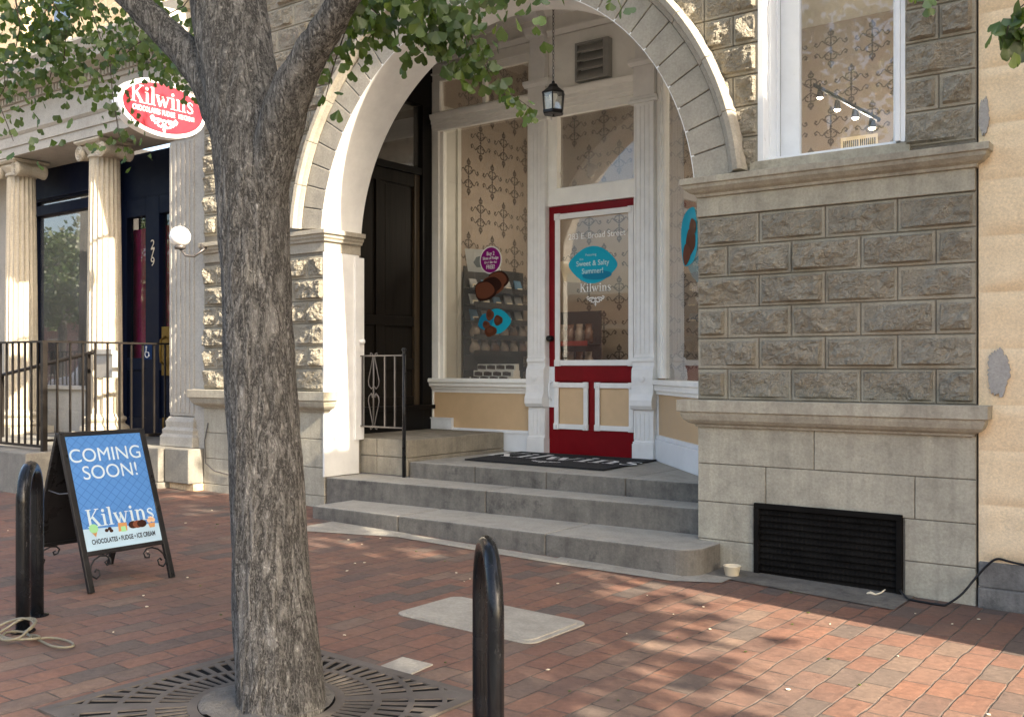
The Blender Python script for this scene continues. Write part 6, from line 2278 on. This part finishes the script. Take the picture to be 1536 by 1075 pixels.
# centre sprays right of the fork
spray([(525, -15, 2.78), (520, 40, 2.9), (500, 100, 3.0), (488, 148, 3.05)], 40, 0.035, 0.062)
spray([(530, -10, 2.8), (560, 15, 3.0), (590, 45, 3.1), (600, 70, 3.15)], 62, 0.05, 0.066)
spray([(530, -20, 2.8), (590, -5, 3.0), (640, 12, 3.2), (665, 45, 3.3), (670, 75, 3.35)], 85, 0.052, 0.066)
spray([(600, -20, 3.0), (660, 0, 3.2), (700, 40, 3.35), (722, 85, 3.45), (738, 120, 3.5)], 85, 0.04, 0.064)
spray([(715, 65, 3.42), (738, 110, 3.5), (765, 140, 3.55), (790, 158, 3.6), (800, 165, 3.6)], 34, 0.025, 0.058, 0.003)
spray([(690, 35, 3.35), (700, 60, 3.37), (703, 100, 3.4), (712, 118, 3.4)], 26, 0.022, 0.06)
spray([(545, 10, 2.95), (530, 50, 3.0), (545, 80, 3.05)], 26, 0.035, 0.06)
spray([(640, 10, 3.2), (630, 45, 3.2), (645, 80, 3.22)], 30, 0.03, 0.062)
for a in ((560, -30), (620, -40), (690, -40), (740, -60)):
    spray([(a[0], a[1], 3.0), (a[0] + 30, a[1] + 40, 3.1)], 60, 0.09, 0.066)
# left mass, farther from the camera
L = [((60, -30, 3.2), (100, 40, 3.3), (95, 100, 3.4), (110, 128, 3.4), 95), ((20, -20, 3.0), (30, 40, 3.0), (20, 90, 3.1), (8, 130, 3.1), 60), ((120, -30, 3.4), (150, 20, 3.5), (185, 60, 3.6), (200, 75, 3.6), 60),
     ((-30, 90, 2.9), (0, 160, 2.9), (12, 190, 2.9), (20, 212, 2.9), 26), ((100, -30, 3.2), (60, 30, 3.3), (40, 70, 3.3), (30, 100, 3.3), 70), ((75, 60, 3.4), (82, 90, 3.4), (74, 120, 3.4), (72, 130, 3.4), 24),
     ((-20, -30, 3.0), (10, 10, 3.1), (60, 30, 3.2), (110, 60, 3.3), 70), ((150, -20, 3.4), (110, 10, 3.4), (90, 60, 3.4), (60, 90, 3.4), 60),
     ((215, 20, 3.3), (240, 60, 3.5), (258, 90, 3.6), (268, 112, 3.7), 50), ((190, 10, 3.4), (205, 50, 3.6), (215, 75, 3.7), (222, 92, 3.7), 42), ((250, 50, 3.2), (270, 80, 3.4), (286, 104, 3.5), (296, 118, 3.5), 26),
     ((230, 50, 3.4), (200, 70, 3.6), (185, 85, 3.7), (178, 100, 3.7), 22), ((235, 40, 3.0), (255, 20, 3.0), (275, 10, 3.0), (290, -10, 3.0), 30), ((20, 70, 3.1), (5, 100, 3.1), (8, 130, 3.1), (-8, 160, 3.1), 30)]
for *path, n_ in L:
    spray(path, int(n_ * 1.7), 0.085, 0.062)
# the long thin hanging twig in front of the columned building
spray([(128, -10, 3.4), (150, 55, 3.4), (165, 100, 3.4), (170, 150, 3.4), (178, 200, 3.4), (190, 238, 3.4)], 60, 0.05, 0.058, 0.005)
spray([(165, 90, 3.4), (168, 140, 3.4), (176, 180, 3.4), (184, 220, 3.4)], 22, 0.04, 0.058, 0.003)
# spray at the right edge, from a branch of the next limb
spray([(1600, -40, 3.2), (1560, -10, 3.2), (1525, 15, 3.2), (1512, 40, 3.2), (1506, 78, 3.2)], 22, 0.025, 0.07, 0.004)
spray([(1560, -30, 3.2), (1535, 20, 3.2), (1525, 60, 3.2)], 12, 0.03, 0.07, 0.003)
spray([(1375, -30, 3.3), (1385, -8, 3.3), (1388, 4, 3.3)], 6, 0.012, 0.05, 0.002)
spray([(920, -30, 3.4), (925, -5, 3.4), (928, 5, 3.4)], 5, 0.012, 0.06, 0.002)
# crown above the frame
for k in range(170):
    t = random.random()
    a = random.uniform(0, 2 * math.pi)
    rr = 2.3 * math.sqrt(random.random())
    c = Vector((-3.7 + rr * math.cos(a), 2.8 + rr * 0.85 * math.sin(a), random.uniform(4.1, 7.2)))
    if c.z - 1.345 < 0.62 * (c.y * 0.8 + -c.x * 0.6) * 0.62 + 0.0:
        continue
    for _ in range(42):
        leaf(cr, c + Vector((random.gauss(0, 0.28), random.gauss(0, 0.28), random.gauss(0, 0.16))), 0.085)
tw.build('twigs', M['twig'], TRE)
cr.build('crown', M['leaf'], TRE, recalc=False)


def street_tree(label, x, y, seed, rx=2.4, zc0=3.1, zc1=7.5, n=150, per=30, size=0.13):
    random.seed(seed)
    t = thing('street_tree', label, 'tree', (x, y, gz(x)), 0, 'street trees along the kerb')
    mb = MB()
    p = [Vector((0, 0, -0.1)), Vector((0.03, 0.02, 1.2)), Vector((-0.04, 0.05, 2.6)), Vector((0.05, 0, 4.2)), Vector((0.1, 0.1, 6.2))]
    limb(mb, p, [0.2, 0.17, 0.16, 0.11, 0.03], 20, 0.05, seed, 6)
    for k in range(7):
        a = k * 0.9 + seed
        s0 = Vector((0, 0, 2.5 + k * 0.35))
        e0 = Vector((math.cos(a) * rx * 0.7, math.sin(a) * rx * 0.7, 3.9 + k * 0.42))
        limb(mb, [s0, s0.lerp(e0, 0.5) + Vector((0, 0, 0.2)), e0], [0.08, 0.05, 0.015], 8, 0, 0, 5)
    mb.build('trunk', M['bark'], t, smooth=True, local=True)
    mb = MB()
    for k in range(n):
        a = random.uniform(0, 2 * math.pi)
        zz_ = random.uniform(zc0, zc1)
        f = math.sin(math.pi * min(1, max(0.08, (zz_ - zc0 + 0.5) / (zc1 - zc0 + 0.7)))) ** 0.6
        rr = rx * f * math.sqrt(random.random())
        c = Vector((rr * math.cos(a), rr * math.sin(a), zz_))
        for _ in range(per):
            leaf(mb, c + Vector((random.gauss(0, 0.3), random.gauss(0, 0.3), random.gauss(0, 0.17))), size)
    mb.build('crown', M['leaf2'], t, recalc=False, local=True)
    return t


street_tree('leafy street tree at the kerb beyond the right edge of the photo', 4.3, 2.4, 3, rx=3.0, zc0=4.9, zc1=9.2, n=430, per=36, size=0.15)
ST2 = street_tree('leafy street tree farther along the kerb to the right', 11.5, 2.4, 8, rx=2.6, zc0=3.0, zc1=6.3, n=200)

# ------------------------------------------------------------------ across the street
FB = thing('far_building', 'long low brick building across the street, mirrored in the glass', 'building', (-20, -24, 0))
mb = MB()
mb.box(-120, 0, -34, -24, -0.3, 4.6)
mb.build('wall', M['farbrick'], FB)
mb = MB()
mb.box(-120.2, 0.2, -34.2, -23.8, 4.6, 4.9)
mb.build('roof', M['cap'], FB)
for k in range(24):
    mb = MB()
    x = -99 + k * 4.1
    mb.box(x - 0.1, x + 1.7, -24.08, -23.99, 0.78, 0.9)
    mb.box(x - 0.1, x + 1.7, -24.06, -23.99, 3.2, 3.45)
    w_ = mb.build('window', M['lime'], FB)
    mb = MB()
    mb.box(x, x + 1.6, -24.03, -24.0, 0.9, 3.2)
    mb.build('pane', M['glassdark'], w_)


def tree_copy(src, x, y, rot, label):
    r = src.copy()
    COL.objects.link(r)
    r.location = (x, y, gz(x))
    r.rotation_euler = (0, 0, rot)
    r['label'] = label
    for ch in list(src.children):
        c = ch.copy()
        COL.objects.link(c)
        c.parent = r


tree_copy(ST2, -31, -5.5, 1.0, 'leafy street tree across the road nearest the parked car, seen in reflection')
tree_copy(ST2, -37, -6.5, 2.2, 'leafy street tree across the road, second behind the parked car, seen in reflection')
tree_copy(ST2, -43, -8, 3.9, 'leafy street tree across the road, third behind the parked car, seen in reflection')
tree_copy(ST2, -50, -10, 5.1, 'leafy street tree across the road, farthest from the parked car, seen in reflection')

# white car parked at the kerb, seen only in the left shop window
CA = thing('parked_car', 'white sport utility car parked at the kerb, mirrored in the dark blue shop window', 'car', (-22.5, -0.2, -0.2))
M['carwhite'] = paint('car_white_paint', (0.75, 0.76, 0.77), 0.15, 0.02, bump=0, coat=0.5)
M['tyre'] = paint('tyre_rubber', (0.02, 0.02, 0.02), 0.8, 0.2)
M['rim'] = paint('wheel_alloy', (0.45, 0.45, 0.46), 0.3, 0.1, metal=0.8)
gz0 = gz(-22.5) - 0.14
prof = [(-2.3, 0.35), (-2.32, 0.75), (-2.2, 0.95), (-1.25, 1.06), (-0.55, 1.62), (0.2, 1.72), (1.6, 1.68), (2.15, 1.2), (2.28, 0.85), (2.25, 0.35), (1.85, 0.28), (1.1, 0.28), (-1.0, 0.28), (-1.8, 0.28)]
mb = MB()
lay = [(-0.92, 0.97), (-0.86, 1.0), (0.86, 1.0), (0.92, 0.97)]
vs = []
for yy, k in lay:
    for a, b in prof:
        tum = 0.84 if b > 1.1 else 1.0
        vs.append((-22.5 + a * k, -0.2 + yy * tum, gz0 + b))
n_ = len(prof)
mb.add(vs, [tuple(range(n_ - 1, -1, -1)), tuple(range(3 * n_, 4 * n_))] + [(i * n_ + j, i * n_ + (j + 1) % n_, (i + 1) * n_ + (j + 1) % n_, (i + 1) * n_ + j) for i in range(3) for j in range(n_)])
mb.build('body', M['carwhite'], CA, bevel=0.03)
for sy in (-1, 1):
    mb = MB()
    for win in ([(-1.0, 1.12), (-0.5, 1.54), (0.3, 1.6), (0.3, 1.12)], [(0.4, 1.12), (0.4, 1.6), (1.5, 1.56), (1.85, 1.15)]):
        mb.prism(win, lambda a, b, d: (-22.5 + a, -0.2 + sy * (d + (0.01 if b < 1.2 else 0)), gz0 + b), 0.74, 0.80)
    mb.build('side_window', M['black'], CA)
    for wx_ in (-1.42, 1.42):
        mb = MB()
        mb.lathe([(0.22, -0.1), (0.35, -0.1), (0.36, 0.0), (0.35, 0.1), (0.22, 0.1)], (-22.5 + wx_, -0.2 + sy * 0.84, gz0 + 0.35), 24, axis='y')
        wl = mb.build('wheel', M['tyre'], CA)
        mb = MB()
        mb.lathe([(0.0, -0.105), (0.21, -0.103), (0.21, 0.103), (0.0, 0.105)], (-22.5 + wx_, -0.2 + sy * 0.84, gz0 + 0.35), 16, axis='y')
        mb.build('rim', M['rim'], wl)
    mb = MB()
    mb.box(-24.83, -24.7, -0.2 + sy * 0.6 - 0.18, -0.2 + sy * 0.6 + 0.18, gz0 + 0.72, gz0 + 0.88)
    mb.build('headlight', M['rim'], CA, bevel=0.02)

# specks of litter and fallen leaf scraps on the paving
random.seed(5)
mb = MB()
for k in range(150):
    x, yy = random.uniform(-8.5, -0.6), random.uniform(2.3, 6.3)
    if yy > 5.9 and x < -2.9:
        continue
    p = Vector((x, yy, gz(x) + 0.004))
    r_ = random.uniform(0.004, 0.011)
    n_ = random.randint(4, 6)
    a0_ = random.uniform(0, 6)
    top = [p + Vector((r_ * math.cos(a0_ + 6.283 * i / n_) * random.uniform(0.6, 1.3), r_ * math.sin(a0_ + 6.283 * i / n_) * random.uniform(0.6, 1.3), 0.003)) for i in range(n_)]
    low = [q + Vector((0, 0, -0.003)) for q in top]
    mb.add(top + low, [tuple(range(n_))] + [(i, (i + 1) % n_, n_ + (i + 1) % n_, n_ + i) for i in range(n_)], 0 if random.random() < 0.6 else 1)
lt = mb.build('litter', [M['cream'], M['leaf']])
lt['kind'] = 'stuff'
lt['label'] = 'pale specks and leaf scraps scattered over the brick paving'
lt['category'] = 'litter'
